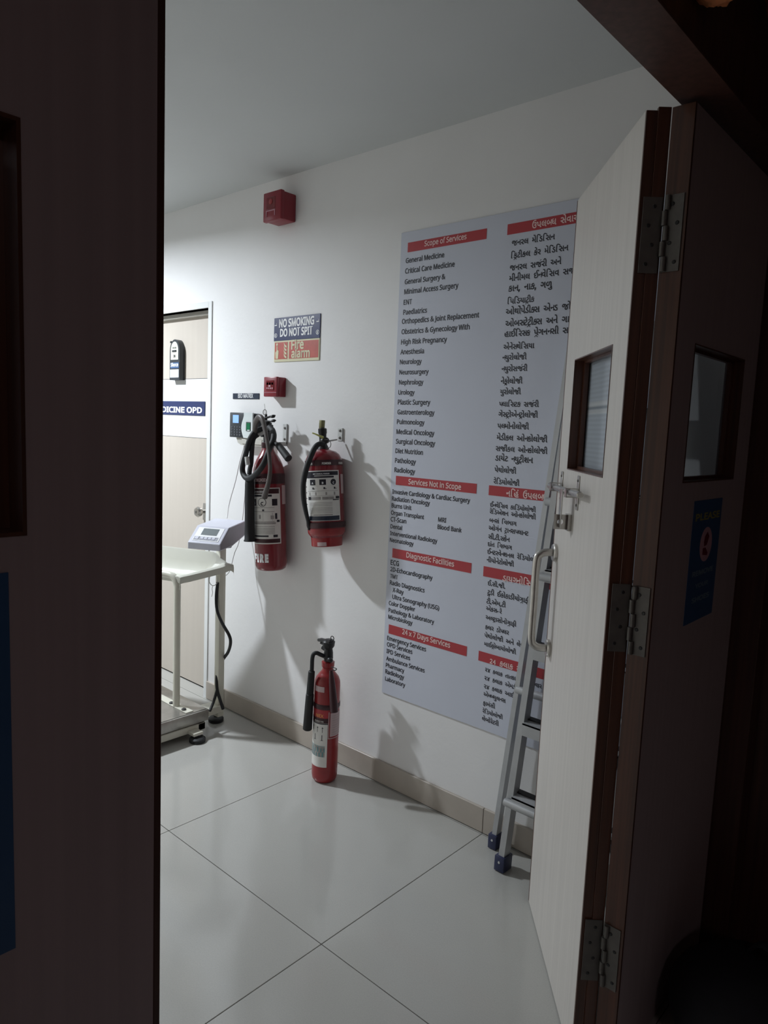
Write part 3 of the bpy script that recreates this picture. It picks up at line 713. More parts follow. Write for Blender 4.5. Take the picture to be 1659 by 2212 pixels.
# C and D marks: circle outline
g = G()
n = 20
for k in range(n):
    a0, a1 = 2*PI*k/n, 2*PI*(k+1)/n
    q = []
    for rr, aa in ((.0175, a0), (.0175, a1), (.0198, a1), (.0198, a0)):
        th_ = math.radians(-66)+rr*math.cos(aa)/r; q.append(((r+.0012)*math.cos(th_), (r+.0012)*math.sin(th_), .311+rr*math.sin(aa)))
    g.poly(q, [(0, 1, 2, 3)])
obj('ring_mark', g, 'ink', lb, local=True)
g = G(); wrap(g, 'CARBON DIOXIDE', r, -96, .404, .032, .98, .02); g2 = G(); wrap(g2, 'F I R E', r, -80, .046, .080, .66, .045); obj('lettering', g2, 'white_ink', t, local=True, smooth=False)
obj('lettering', g, 'label_pink', t, local=True, smooth=False)
g = G().patch(r, -130, 40, .392, .438, .0005); obj('dark_band', g, 'maroon_band', t, local=True)
obj('sticker', G().patch(r, 12, 46, .300, .385, .0010), 'label_pink', t, local=True)
def loc(t, pts): return pts
va = thing_v = obj('valve', G().lathe([(.020, .575), (.020, .60), (.013, .605), (.013, .625), (.021, .632), (.021, .665), (.012, .672)], n=20).box((-.035, -.012, .628), (.03, .012, .656), .004).cyl((0, -.035, .612), (0, .02, .612), .011, n=14), 'blackmetal', t, local=True, label='black brass valve')
obj('valve_collar', G().cyl((.0, .0, .578), (.0, .0, .604), .014, n=16), 'zinc', t, local=True)
g = G().obox((.022, -.006, .690), (1, -.1, .12), .040, .009, .003, bev=.002).obox((.018, -.004, .672), (1, -.1, -.12), .036, .009, .003, bev=.002).ball((.052, -.010, .690), .011, (1.3, .9, .6)).ball((.058, -.010, .672), .010, (1.3, .9, .6)).cyl((-.012, 0, .66), (-.006, 0, .705), .009, .005, n=10)
obj('lever', g, 'blackmetal', t, local=True)
obj('pull_ring', G().tube([(0+.012*math.cos(a*PI/6), -.012, .712+.012*math.sin(a*PI/6)) for a in range(13)], .0016, 6, 1).tube([(.0, -.012, .70), (.002, -.012, .73), (-.004, -.01, .75)], .0008, 5), 'steel_dull', t, local=True)
obj('outlet_connector', G().tube([(-2.5382, 2.0164, 1.4233), (-2.5545, 1.9960, 1.4131)], .0085, 12, 1), 'zinc', t)
HY = 1.925
obj('hose', G().tube([(-2.5486, 2.0113, 1.4372), (-2.5531, 1.9808, 1.4260), (-2.5673, 1.9656, 1.3951), (-2.5785, 1.9605, 1.3615), (-2.5833, 1.9554, 1.3285), (-2.5983, 1.9554, 1.2935), (-2.6009, 1.9503, 1.2598), (-2.5914, 1.9503, 1.2335), (-2.5582, 1.9453, 1.2184), (-2.5156, 1.9402, 1.2286), (-2.4679, 1.9351, 1.2561), (-2.4312, 1.9351, 1.2932), (-2.4216, 1.9453, 1.3323), (-2.4281, 1.9656, 1.3667), (-2.4302, 1.9808, 1.3886), (-2.4439, 1.9960, 1.4142), (-2.4788, 2.0164, 1.4347), (-2.5192, 2.0316, 1.4468)], .0125, 12, 4), 'rubber', t)
obj('hose', G().tube([(-2.5512, 1.9960, 1.4132), (-2.5674, 1.9859, 1.3991), (-2.5715, 1.9808, 1.3743), (-2.5691, 1.9757, 1.3293), (-2.5657, 1.9707, 1.2844), (-2.5663, 1.9656, 1.2618), (-2.5635, 1.9605, 1.2374)], .0105, 12, 4), 'rubber', t)
obj('ferrule', G().cyl((-2.5638, 1.9453, 1.3132), (-2.5561, 1.9453, 1.2791), .0105, n=14), 'zinc', t)
hn = obj('discharge_horn', G().lathe([(.010, 0), (.0185, -.012), (.021, -.05), (.0225, -.24), (.0235, -.292), (.0265, -.296), (.0265, -.300), (.021, -.300)], (-2.5615, 1.9605, 1.2375), 24, (-.035, .0, 1)), 'rubber', t, label='long black discharge horn')
obj('carry_hose', G().tube([(-2.5582, 1.9808, 1.4197), (-2.5268, 1.9605, 1.4606), (-2.4937, 1.9503, 1.4859), (-2.4633, 1.9453, 1.4815), (-2.4366, 1.9402, 1.4408), (-2.4129, 1.9351, 1.3906), (-2.3903, 1.9300, 1.3272), (-2.3757, 1.9249, 1.2695), (-2.3845, 1.9249, 1.2159), (-2.4051, 1.9300, 1.1785), (-2.4215, 1.9351, 1.1509)], .010, 12, 4, rr=[.013, .014, .0145, .014, .0125, .0115, .011, .0115, .013, .015, .018], flat=.75), 'rubber_brown', t, label='worn grey-brown hose ending in a flared tip')
obj('carry_grip', G().tube([(-2.4662, 2.0011, 1.3793), (-2.4224, 1.9859, 1.3801), (-2.3821, 1.9707, 1.3748)], .008, 12, 3).cyl((-2.3821, 1.9707, 1.3748), (-2.2986, 1.9605, 1.3198), .0145, .0165, n=18, bev=.003), 'rubber', t, label='black plastic carrying grip')

# ================================================================== extinguisher 2: powder
E2 = Vector((-2.1515, 2.0550, 0.9774)); r = .0777
t = thing('fire_extinguisher', 'short wide dry powder extinguisher with a POWDER band, hanging on the wall', 'extinguisher', E2, (0, math.radians(-6.0), 0))
obj('cylinder', G().lathe([(.050, .020), (.066, .026), (.074, .040), (r, .056), (r, .335), (.074, .352), (.066, .368), (.052, .380), (.034, .386), (.022, .392)], n=48), 'red_gloss', t, local=True)
obj('base_skirt', G().lathe([(.062, -.012), (.0645, -.010), (.0655, .028), (.071, .034), (.0775, .044), (.0785, .062)], n=40), 'red_worn', t, local=True, label='brighter red plastic foot ring')
obj('base_tag', G().patch(.0650, -80, -45, -.008, .008, .001), 'label_pink', t, local=True)
obj('retaining_strap', G().lathe([(r+.001, .066), (r+.0035, .068), (r+.0035, .088), (r+.001, .090)], n=40).box((-.092, -.03, .068), (-.074, -.012, .090), .003), 'maroon_band', t, local=True)
obj('printed_band', G().patch(r, -150, 60, .322, .345, .0006, 24), 'maroon_band', t, local=True)
g = G()
for k in range(4): wrap(g, 'POWDER', r, -150+k*57+(1 if k == 2 else 0), .3265, .0205, .80, .02, .0012)
obj('lettering', g, 'label', t, local=True, smooth=False)
lb = obj('label', G().patch(r, -122, 6, .096, .302, .0006), 'label', t, local=True)
obj('label_bar', G().patch(r, -108, 2, .282, .298, .0009).patch(r, -108, -75, .272, .282, .0009), 'ink', lb, local=True)
obj('label_bar', G().patch(r, -104, 2, .098, .116, .0009), 'navy2', lb, local=True)
g = G().patch(r, -86, -14, .272, .279, .0012)
for a in (-82, -49): g.patch(r, a-10, a+10, .243, .266, .0009)
g.patch(r, -10, 4, .186, .196, .0011).patch(r, -104, -90, .183, .196, .0009).patch(r, -20, 2, .180, .184, .0012)
for a in (-80, -44, -12): g.patch(r, a-3, a+2, .226, .234, .0009).patch(r, a+3, a+5, .226, .230, .0009)
obj('label_print', g, 'ink', lb, local=True)
g = G()
for k in range(n):
    q = []
    for rr, aa in ((.0001, k*2*PI/n), (.0001, (k+1)*2*PI/n), (.0125, (k+1)*2*PI/n), (.0125, k*2*PI/n)):
        th_ = math.radians(-16)+rr*math.cos(aa)/r; q.append(((r+.0009)*math.cos(th_), (r+.0009)*math.sin(th_), .2545+rr*math.sin(aa)))
    g.poly(q, [(0, 1, 2, 3)])
obj('ring_mark', g, 'ink', lb, local=True)
g = G(); wrap(g, 'DRY CHEMICAL POWDER', r, -53, .286, .0120, .92, .02, .0015); wrap(g, 'A', r, -82, .2475, .020, 1, .03, .0015)
wrap(g, 'B', r, -49, .2475, .020, 1, .03, .0015); wrap(g, 'C', r, -16, .2475, .020, .95, .03, .0015)
obj('lettering', g, 'white_ink', lb, local=True, smooth=False)
g = G()
for z in (.170, .164, .158, .150, .145, .140, .135, .129): g.patch(r, -100, -22, z, z+.0016, .0009)
g.patch(r, -84, -22, .119, .123, .0009).patch(r, -88, -56, .183, .195, .0009).patch(r, -52, -16, .183, .195, .0009)
g.patch(r, -106, 0, .218, .2192, .0009).patch(r, -106, 0, .199, .2002, .0009)
for a in (-96, -72, -40, -14): g.patch(r, a-2, a+3, .202, .214, .0009)
obj('faint_print', g, 'label_grey', lb, local=True)
g = G()
for k in range(7): g.patch(r, -121, -113, .115+k*.024, .115+k*.024+.004, .0009)
obj('side_print', g, 'ink', lb, local=True)
obj('sticker', G().patch(r, 14, 34, .205, .285, .0010), 'label_pink', t, local=True)
obj('valve', G().lathe([(.026, .385), (.024, .395), (.017, .41), (.015, .43), (.016, .455), (.018, .458), (.018, .476), (.010, .480)], n=20).cyl((.012, -.012, .425), (.040, -.014, .425), .012, n=14), 'blackmetal', t, local=True)
obj('gauge', G().lathe([(.013, 0), (.014, .004), (.013, .010), (.002, .011)], (.036, -.018, .425), 18, (.6, -.8, 0)), 'blackmetal', t, local=True)
obj('squeeze_handle', G().obox((-.002, 0, .492), (.15, 0, 1), .020, .008, .010, (0, 1, 0), bev=.002).cyl((-.006, 0, .476), (-.008, 0, .50), .008, n=10), 'olive', t, local=True)
obj('seal_tag', G().tube([(-2.1392, 2.0011, 1.4164), (-2.1437, 1.9859, 1.4224), (-2.1577, 1.9757, 1.4291), (-2.1689, 1.9707, 1.4323)], .0035, 8, 3, rr=[.006, .004, .003, .003]), 'yellow', t, label='yellow-green pin seal')
obj('pin_wire', G().tube([(-2.1265, 2.0011, 1.4076), (-2.0915, 1.9859, 1.4088), (-2.0709, 1.9808, 1.3967), (-2.0741, 1.9808, 1.3801), (-2.0953, 1.9859, 1.3754)], .0013, 6, 4), 'blackmetal', t)
obj('hose', G().tube([(-2.1473, 2.0164, 1.3881), (-2.1531, 1.9960, 1.3895), (-2.1608, 1.9808, 1.3758), (-2.1706, 1.9707, 1.3453), (-2.1755, 1.9554, 1.3037), (-2.1873, 1.9503, 1.2540), (-2.1870, 1.9453, 1.2126), (-2.1876, 1.9503, 1.1630), (-2.1842, 1.9605, 1.1132), (-2.1795, 1.9707, 1.0709), (-2.1821, 1.9808, 1.0351)], .011, 12, 4, rr=[.010, .0105, .0115, .0115, .0115, .0115, .011, .0105, .0095, .0075, .006]), 'rubber', t)

# ================================================================== extinguisher 3: on the floor
E3 = Vector((-2.048, 1.985, 0)); r = .0535
t = thing('fire_extinguisher', 'slim red extinguisher standing on the floor against the skirting', 'extinguisher', E3, (0, 0, 0))
obj('cylinder', G().lathe([(.030, .0), (.044, .002), (.051, .012), (r, .028), (r, .405), (.0525, .425), (.046, .443), (.034, .458), (.024, .470), (.022, .482), (.026, .486), (.027, .505), (.022, .508)], n=44), 'red_worn', t, local=True)
obj('dark_band', G().lathe([(r+.0005, .318), (r+.002, .320), (r+.002, .337), (r+.0005, .339)], n=40), 'maroon_band', t, local=True)
lb = obj('label', G().patch(r, -150, -36, .074, .282, .0006), 'label', t, local=True)
obj('label_bar', G().patch(r, -150, -36, .262, .282, .0009), 'maroon_band', lb, local=True)
g = G().patch(r, -150, -36, .257, .261, .0012)
for a in (-112, -82, -58): g.patch(r, a-2, a, .222, .246, .0009).patch(r, a-4, a+3, .240, .243, .0009)
for a in (-96, -60): g.patch(r, a-2, a+1, .190, .212, .0009).patch(r, a-6, a+5, .188, .190, .0009)
obj('label_print', g, 'ink', lb, local=True)
g = G().patch(r, -140, -46, .118, .162, .0008); obj('teal_patch', g, 'label_grey', lb, local=True)
g = G(); random.seed(3)
for k in range(12):
    a = -132+k*7.4; z = .118+.02*(k % 2); g.patch(r, a, a+4.5, z, z+.016+random.random()*.006, .0012, 2)
g.patch(r, -140, -46, .163, .165, .0010); obj('teal_print', g, 'teal', lb, local=True)
g = G(); wrap(g, 'SQUEEZE TYPE', r, -78, .2655, .0155, .75, .01, .0014); obj('lettering', g, 'label', lb, local=True, smooth=False)
obj('orange_band', G().patch(r, -150, -36, .284, .316, .0005), 'red_print', t, local=True)
g = G(); wrap(g, 'NEX', r, -75, .286, .034, 1.05, .008); obj('lettering', g, 'gold', t, local=True, smooth=False)
obj('sticker', G().patch(r, -26, 40, .205, .305, .0012), 'label_pink', t, local=True)
g = G()
for k in range(9): g.patch(r, -18, 34, .212+k*.010, .2135+k*.010, .0016)
obj('sticker_print', g, 'label_grey', t, local=True)
g = G().patch(r, -34, 44, .196, .199, .0012).patch(r, -34, -31, .196, .31, .0012); obj('white_outline', g, 'label_pink', t, local=True)
g = G().patch(r, -105, -55, .418, .436, .0012)
obj('shoulder_sticker', G().patch(.0535, -104, -56, .392, .415, .0012), 'label_pink', t, local=True)
obj('valve', G().lathe([(.018, .506), (.017, .515), (.020, .52), (.019, .545), (.016, .56), (.024, .572), (.026, .590), (.018, .598), (.008, .600)], n=20).cyl((-.03, -.004, .560), (.012, 0, .545), .010, n=14).ball((.022, -.012, .520), .012, (1.2, 1, .9)), 'blackmetal', t, local=True)
obj('lever', G().obox((-.014, -.006, .590), (1, -.1, .1), .040, .013, .006, bev=.004).obox((-.010, -.006, .575), (1, -.1, -.05), .030, .010, .004, bev=.003), 'blackmetal', t, local=True)
obj('pull_ring', G().tube([(.030+.009*math.cos(a*PI/6), -.010, .612+.009*math.sin(a*PI/6)) for a in range(13)], .0018, 6, 1).tube([(.010, -.008, .598), (.024, -.010, .604)], .003, 8, 1), 'blackmetal', t, local=True)
obj('loop_pin', G().tube([(-1.9918, 1.9500, 0.5041), (-1.9657, 1.9400, 0.5103), (-1.9524, 1.9400, 0.5090), (-1.9600, 1.9400, 0.5013), (-1.9886, 1.9500, 0.4934)], .002, 6, 3), 'blackmetal', t)
obj('discharge_pipe', G().tube([(-2.0551, 1.9650, 0.5311), (-2.0587, 1.9500, 0.5392), (-2.0649, 1.9350, 0.5476), (-2.0718, 1.9250, 0.5432), (-2.0731, 1.9200, 0.5265), (-2.0741, 1.9200, 0.4991), (-2.0744, 1.9200, 0.4679)], .0085, 12, 5), 'rubber', t)
a = Vector((-2.0752, 1.9200, 0.4736)); b = Vector((-2.0811, 1.9200, 0.3742)); c_ = Vector((-2.0898, 1.9200, 0.2192))
obj('discharge_horn', G().cyl(a, b, .0135, .0150, n=18, bev=.003).cyl(b+(b-a)*0-(b-a)*.02, c_, .0165, .0190, n=18, bev=.003), 'rubber', t, label='black discharge horn')
a = Vector((-1.9785, 1.9350, 0.4976)); b = Vector((-1.9519, 1.9350, 0.3327))
obj('horn_holster', G().tube([a, a.lerp(b, .3), a.lerp(b, .8), b], .012, 16, 3, rr=[.007, .0125, .0165, .0155]), 'maroon_band', t, label='dark plastic holster strapped to the right side')

# ================================================================== ladder
t = thing('step_ladder', 'folded aluminium step ladder with navy feet leaning beside the open door', 'ladder', (-1.0, 2.06, 0))
def rail(p0, p1, wx, wy, name='rail'):
    p0 = Vector(p0); p1 = Vector(p1); hx, hy = wx/2, wy/2
    ps = [Vector((p.x+sx*hx, p.y+sy*hy, p.z)) for p in (p0, p1) for sx, sy in ((-1, -1), (1, -1), (1, 1), (-1, 1))]
    return G().poly(ps, [(0, 3, 2, 1), (4, 5, 6, 7), (0, 1, 5, 4), (1, 2, 6, 5), (2, 3, 7, 6), (3, 0, 4, 7)])
def cap(t, p0, p1, wx, wy):
    p0 = Vector(p0); p1 = Vector(p1); d = (p1-p0).normalized()
    c = obj('foot_cap', G().obox(p0+d*.022, (1, 0, 0), wx/2+.008, wy/2+.008, .026, d, bev=.003), 'bluecap', t, label='navy plastic foot')
    obj('rivet', G().cyl(p0+d*.030+Vector((0, -wy/2-.007, 0)), p0+d*.030+Vector((0, -wy/2-.0105, 0)), .004, n=10), 'zinc', c)
def thru(p, q, z): p = Vector(p); q = Vector(q); return p+(q-p)*((z-p.z)/(q.z-p.z))
ca, cb_ = (-1.2376, 2.0700, 0.2504), (-1.1226, 2.0780, 1.5079)      # front right corner line of the rear section's left rail
da, db_ = (-1.1535, 1.9850, 0.2384), (-1.1139, 2.0200, 0.9348)      # same for the front section
RA0, RA1 = thru(ca, cb_, .006)+Vector((-.009, .015, 0)), thru(ca, cb_, 1.78)+Vector((-.009, .015, 0))
RB0, RB1 = thru(da, db_, .006)+Vector((-.011, .019, 0)), thru(da, db_, 1.78)+Vector((-.011, .019, 0))
MX = -.955
def mir(p): return Vector((2*MX-p.x, p.y, p.z))
for (a, b, wx, wy) in ((RA0, RA1, .018, .030), (RB0, RB1, .022, .038)):
    for q0, q1 in ((a, b), (mir(a), mir(b))):
        obj('rail', rail(q0+(q1-q0)*.014, q1, wx, wy), 'alu', t, smooth=False); cap(t, q0, q1, wx, wy)
for k in range(6):
    z = .275+.255*k; f = (z-.006)/1.774; p = RB0.lerp(RB1, f); q = mir(p)
    st = obj('step', G().box((p.x+.014, p.y-.034, z-.040), (q.x-.014, p.y-.030, z)).box((p.x+.014, p.y-.034, z-.004), (q.x-.014, p.y+.030, z)).box((p.x+.014, p.y+.026, z-.030), (q.x-.014, p.y+.030, z)), 'alu', t, smooth=False)
    if k in (0, 3) and True: obj('front_bar', G().cyl((p.x-.010, p.y-.034, z-.024), (q.x+.010, p.y-.034, z-.024), .013, n=14), 'alu', t)
    obj('tread', G().box((p.x-(.012 if k < 4 else -.01), p.y+.006, z), (q.x+.018, p.y+.030, z+.004)), 'blackstrip', st, smooth=False)
for z in (.60, 1.25):
    f = (z-.006)/1.774; p = RA0.lerp(RA1, f); q = mir(p)
    obj('brace', G().cyl((p.x, p.y-.012, z), (q.x, q.y-.012, z), .014, n=14), 'alu', t)
obj('top_cap', G().box((RB1.x-.02, RB1.y-.03, 1.775), (mir(RB1).x+.02, 2.122, 1.80), .006, 2), 'alu', t)

# ================================================================== folding door leaves
LH, LW, LT_ = 2.122, .585, .045
def leaf(name, label, loc, rz, face, rebate=False, lw=LW, glass='glass'):
    LT_ = .0476 if rebate else .045
    t = thing(name, label, None, loc, (0, 0, rz), kind='structure')
    e = .007; x0, x1, z0, z1 = .112, .470, 1.372, 1.672
    f3 = lambda x, z, y: (x, y, z)
    ou = [(e, .004), (lw-e, .004), (lw-e, LH), (e, LH)]; inn = [(x0, z0), (x1, z0), (x1, z1), (x0, z1)]
    obj('panel', G().ring(ou, inn, 0, LT_, f3), face, t, local=True, smooth=False)
    obj('edge_lipping', G().box((0, -.0006, .004), (e, LT_+.0006, LH), .0008, 1), 'brown' if rebate or face != 'darklam' or loc[1] > 1 else 'darkwood', t, local=True)
    if rebate:
        obj('edge_lipping', G().box((lw-e, -.0006, .004), (lw, .022, LH-.002), .0008, 1).box((lw-e, .022, .004), (lw+.003, LT_+.0006, LH+.004), .0008, 1), 'brown', t, local=True)
    else:
        obj('edge_lipping', G().box((lw-e, -.0006, .004), (lw, LT_+.0006, LH), .0008, 1), 'darkwood', t, local=True)
    c = .003
    wf = obj('window_frame', G().ring([(x0, z0), (x1, z0), (x1, z1), (x0, z1)], [(x0+c, z0+c), (x1-c, z0+c), (x1-c, z1-c), (x0+c, z1-c)], -.0012, LT_-.006, f3)
        .ring([(x0+c, z0+c), (x1-c, z0+c), (x1-c, z1-c), (x0+c, z1-c)], [(x0+.014, z0+.010), (x1-.014, z0+.010), (x1-.014, z1-.010), (x0+.014, z1-.010)], .024, .036, f3), 'brown', t, local=True, smooth=False)
    obj('glass_pane', G().box((x0, LT_-.0060, z0), (x1, LT_-.0005, z1)), glass, t, local=True, smooth=False)
    return t
RZ = math.atan2(-.7610, .6487)
D3 = leaf('door_3', 'open cream laminate door leaf with a steel pull handle and bolt', (-1.0275, 1.910, 0), RZ, 'laminate', True)
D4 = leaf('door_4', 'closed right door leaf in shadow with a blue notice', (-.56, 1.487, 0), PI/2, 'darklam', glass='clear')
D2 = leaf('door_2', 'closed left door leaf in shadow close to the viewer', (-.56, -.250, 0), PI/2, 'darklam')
D5 = leaf('door_5', 'outermost left door leaf in shadow', (-.56, -.838, 0), PI/2, 'darklam')
# handle
hz0, hz1, hs = .838, 1.125, .045
h = obj('pull_handle', G().tube([(hs, -.008, hz0), (hs, -.030, hz0+.001), (hs, -.046, hz0+.008), (hs, -.055, hz0+.030), (hs, -.055, (hz0+hz1)/2), (hs, -.055, hz1-.030), (hs, -.046, hz1-.008), (hs, -.030, hz1-.001), (hs, -.008, hz1)], .0115, 16, 5), 'steel', D3, local=True, label='brushed steel pull handle')
for z in (hz0, hz1): obj('rosette', G().lathe([(.026, 0), (.026, -.008), (.023, -.011), (.012, -.011)], (hs, 0, z), 28, (0, 1, 0)), 'steel', h, local=True)
# bolt
bz = 1.318
bo = obj('sliding_bolt', G().cyl((-.006, -.022, bz-.002), (.365, -.022, bz+.004), .0085, n=18, bev=.002).box((.182, -.032, bz-.10), (.212, -.029, bz+.006), .001, 1), 'steel', D3, local=True, label='steel sliding bolt with hasp')
for s_ in (.060, .255):
    obj('strap', G().box((s_-.010, -.003, bz-.045), (s_+.010, 0, bz+.045), .001, 1).box((s_-.010, -.0335, bz-.012), (s_+.010, -.0315, bz+.012)).box((s_-.010, -.0335, bz+.010), (s_+.010, 0, bz+.012)).box((s_-.010, -.0335, bz-.012), (s_+.010, 0, bz-.010)), 'steel', bo, local=True)
    for dz in (-.032, .032): obj('screw', G().lathe([(.004, 0), (.003, -.002)], (s_, -.003, bz+dz), 10, (0, 1, 0)), 'steel_dull', bo, local=True)
n_ = 16; hc = (-.027, bz-.085)
cir = [(hc[0]+.008*math.cos(2*PI*k/n_+PI/4), hc[1]+.008*math.sin(2*PI*k/n_+PI/4)) for k in range(n_)]
sq = []
for k in range(n_):
    a = 2*PI*k/n_+PI/4; m_ = max(abs(math.cos(a)), abs(math.sin(a))); sq.append((hc[0]+.017*math.cos(a)/m_, hc[1]+.020*math.sin(a)/m_))
obj('staple', G().ring(sq, cir, .186, .190, lambda y, z, x: (x, y, z)).box((.170, -.010, hc[1]-.022), (.206, 0, hc[1]+.022)), 'steel', bo, local=True, smooth=False)
# hinges between the two leaves
HV = Vector((-.603, 1.4865, 0)); dn = Vector((.761, .6487, 0))
for z in (1.802, 1.002, .220):
    hh_ = .150
    ed = Vector((.6487, -.7610, 0)); ex = Vector((-1.0275, 1.910, 0))+ed*(LW+.0036)
    pl = G(); p0 = ex+dn*.006; p1 = ex+dn*.0445
    q = [p0, p1, p1+ed*.0015, p0+ed*.0015]
    pl.prism([(v.x, v.y) for v in q], z, z+hh_)
    t = obj('hinge', pl, 'steel_dull', D3, smooth=False, label={1.802: 'top', 1.002: 'middle', .220: 'lowest'}[z]+' steel butt hinge')
    obj('hinge_leaf', G().box((-.6035, 1.4845, z), (-.566, 1.4866, z+hh_)), 'steel_dull', t, smooth=False)
    for k in range(5):
        za = z+hh_*k/5; off = -.0022 if k % 2 else .0022
        obj('knuckle', G().cyl((HV.x+.004+off, HV.y-.005, za+.0008), (HV.x+.004+off, HV.y-.005, za+hh_/5-.0008), .0055, n=12), 'steel_dull', t)
    for k in range(4):
        c0 = Vector((-.576-.012*(k % 2), 1.4843, z+.018+k*.038)); obj('screw', G().lathe([(.0042, 0), (.003, -.0012)], c0, 10, (0, 1, 0)), 'blackmetal', t)
        c1 = p0.lerp(p1, .35+.25*(k % 2))+ed*.0015+Vector((0, 0, z+.018+k*.038)); obj('screw', G().lathe([(.0042, 0), (.003, .0012)], c1, 10, ed), 'blackmetal', t)
# blue notices on the leaves
def notice(y0, y1, z0, z1, label):
    X = -.56
    t = thing('door_notice', label, 'notice', (X, (y0+y1)/2, z0))
    obj('sheet', G().box((X, y0, z0), (X+.0012, y1, z1)), 'blue_sign', t, smooth=False)
    wd_ = y1-y0; hh2 = z1-z0; g = G()
    def put(g, s, zc, wfrac, hfr):
        geo = glyphs(s, .02); mn = min(a for a, _ in geo[0]); mx_ = max(a for a, _ in geo[0]); sc = wd_*wfrac/(mx_-mn); sz = hh2*hfr/.69
        g.text(geo, lambda a, b: (X+.0018, (y0+y1)/2+(a-(mn+mx_)/2)*sc, z0+hh2*zc+b*sz))
    put(g, 'PLEASE', .84, .86, .095); obj('lettering', g, 'yellow_ink', t, smooth=False)
    g = G(); put(g, 'REMOVE', .385, .74, .07); put(g, 'YOUR', .28, .46, .06); put(g, 'SHOES', .165, .62, .07); obj('lettering', g, 'grey_ink', t, smooth=False)
    cy_, cz_ = (y0+y1)/2+.004, z0+hh2*.63
    rr = .042
    obj('disc', G().prism([(cy_+rr*math.cos(2*PI*k/24), cz_+rr*math.sin(2*PI*k/24)) for k in range(24)], X+.0012, X+.0016, lambda y, z, x: (x, y, z)), 'pink_print', t, smooth=False)
    g = G()
    g.prism([(cy_-.012, cz_+.020), (cy_+.004, cz_+.030), (cy_+.018, cz_+.018), (cy_+.010, cz_+.004), (cy_+.004, cz_-.002), (cy_-.012, cz_-.004), (cy_-.016, cz_+.006)], X+.0016, X+.0020, lambda y, z, x: (x, y, z))
    g.prism([(cy_-.020, cz_-.008), (cy_-.002, cz_-.008), (cy_+.016, cz_-.022), (cy_+.012, cz_-.028), (cy_-.020, cz_-.024)], X+.0016, X+.0020, lambda y, z, x: (x, y, z))
    obj('pictogram', g, 'maroon', t, smooth=False)
notice(1.687, 1.885, 1.035, 1.328, 'blue PLEASE REMOVE YOUR SHOES notice below the right leaf window')
notice(.010, .206, 1.040, 1.345, 'blue notice on the near left leaf, cut by the left picture edge')
D5['label'] = 'outer left door leaf outside the picture'

# ================================================================== weighing scale
t = thing('weighing_scale', 'ivory platform weighing scale with a baby tray and grey display head', 'scale', (-2.95, 1.70, 0))
PX1, PY1 = -2.735, 1.885
obj('platform', G().box((-3.33, 1.36, .068), (PX1, PY1, .122), .004, 2), 'ss_sheet', t, label='worn steel platform')
obj('platform_top', G().box((-3.32, 1.37, .1215), (PX1-.008, PY1-.008, .1245), .001, 1), 'ss_sheet', t)
fb = obj('base_frame', G().box((-3.31, 1.37, .028), (-2.74, 1.41, .062), .003, 1).box((-3.31, 1.83, .028), (-2.74, 1.87, .062), .003, 1).box((-2.78, 1.37, .028), (-2.74, 1.87, .062), .003, 1).box((-3.31, 1.37, .028), (-3.27, 1.87, .062), .003, 1).box((-2.84, 1.86, .070), (-2.765, 1.99, .105), .003, 1), 'ivory', t)
for (x, y) in ((-2.70, 1.80), (-2.835, 1.995), (-2.80, 1.40), (-3.28, 1.40), (-3.28, 1.86)):
    obj('foot', G().lathe([(.034, 0), (.037, .003), (.037, .016), (.030, .022), (.010, .024), (.010, .034)], (x, y, 0), 22), 'rubber', t, label='black rubber foot')
obj('foot_bracket', G().box((-2.78, 1.775, .030), (-2.69, 1.825, .045), .002, 1), 'ivory', t)
ms = obj('mounting_strip', G().box((-3.30, 1.772, .1245), (-2.752, 1.812, .1285), .001, 1), 'ivory', t)
for x in (-2.895, -2.79, -3.12): obj('bolt', G().lathe([(.011, 0), (.011, .005), (.006, .008)], (x, 1.785 if x > -3 else 1.79, .1285), 12), 'blackmetal', ms)
obj('column', G().box((-2.81, 1.963, .045), (-2.775, 1.997, .905), .003, 2), 'ivory', t, label='ivory square column')
# support hoop for the tray
e1 = Vector((.935, .355, 0))      # along the tray, towards its right end
e2 = Vector((-.355, .935, 0))     # towards the wall
HF = Vector((-2.857, 1.787, 0))
pts = [HF+Vector((0, 0, .128)), HF+Vector((0, 0, .40)), HF+Vector((0, 0, .66)), HF+Vector((-.003, 0, .708)), HF+Vector((-.022, -.006, .742)), HF+Vector((-.055, -.018, .750))]+[HF-e1*k+Vector((0, 0, .750)) for k in (.11, .25, .40, .46)]
pts += [HF-e1*.48+Vector((0, 0, .738)), HF-e1*.485+Vector((0, 0, .70)), HF-e1*.485+Vector((0, 0, .128))]
obj('tray_support', G().tube(pts, .0165, 16, 4), 'ivory', t, label='ivory bent tube hoop')
# tray: lofted trough
FRc = Vector((-2.848, 1.785, .740)); rows = []
profI = [(.010, -.020), (.012, .004), (.022, .008), (.034, -.010), (.070, -.016), (.115, -.006), (.150, .016), (.176, .058), (.188, .105), (.194, .112), (.202, .110), (.204, .085), (.204, .060)]
profE = [(-.004, -.020), (-.002, .008), (.012, .012), (.034, .017), (.070, .027), (.115, .040), (.150, .050), (.176, .060), (.188, .066), (.194, .066), (.202, .064), (.204, .050), (.204, .030)]
def tray_pt(u, i):
    k = 0.0 if u < -.06 else (1.0 if u > -.012 else (u+.06)/.048)
    k = k*k*(3-2*k); a = profI[i][0]*(1-k)+profE[i][0]*k; z = profI[i][1]*(1-k)+profE[i][1]*k
    sh_ = max(0.0, min(1.0, (u+.22)/.22)); sh_ = sh_*sh_*(3-2*sh_); a *= .74
    return FRc+e1*(u+sh_*1.25*max(a, 0))+e2*a+Vector((0, 0, z))
us = [-.56, -.40, -.25, -.12, -.06, -.05, -.04, -.03, -.02, -.012, 0]
prof = profI
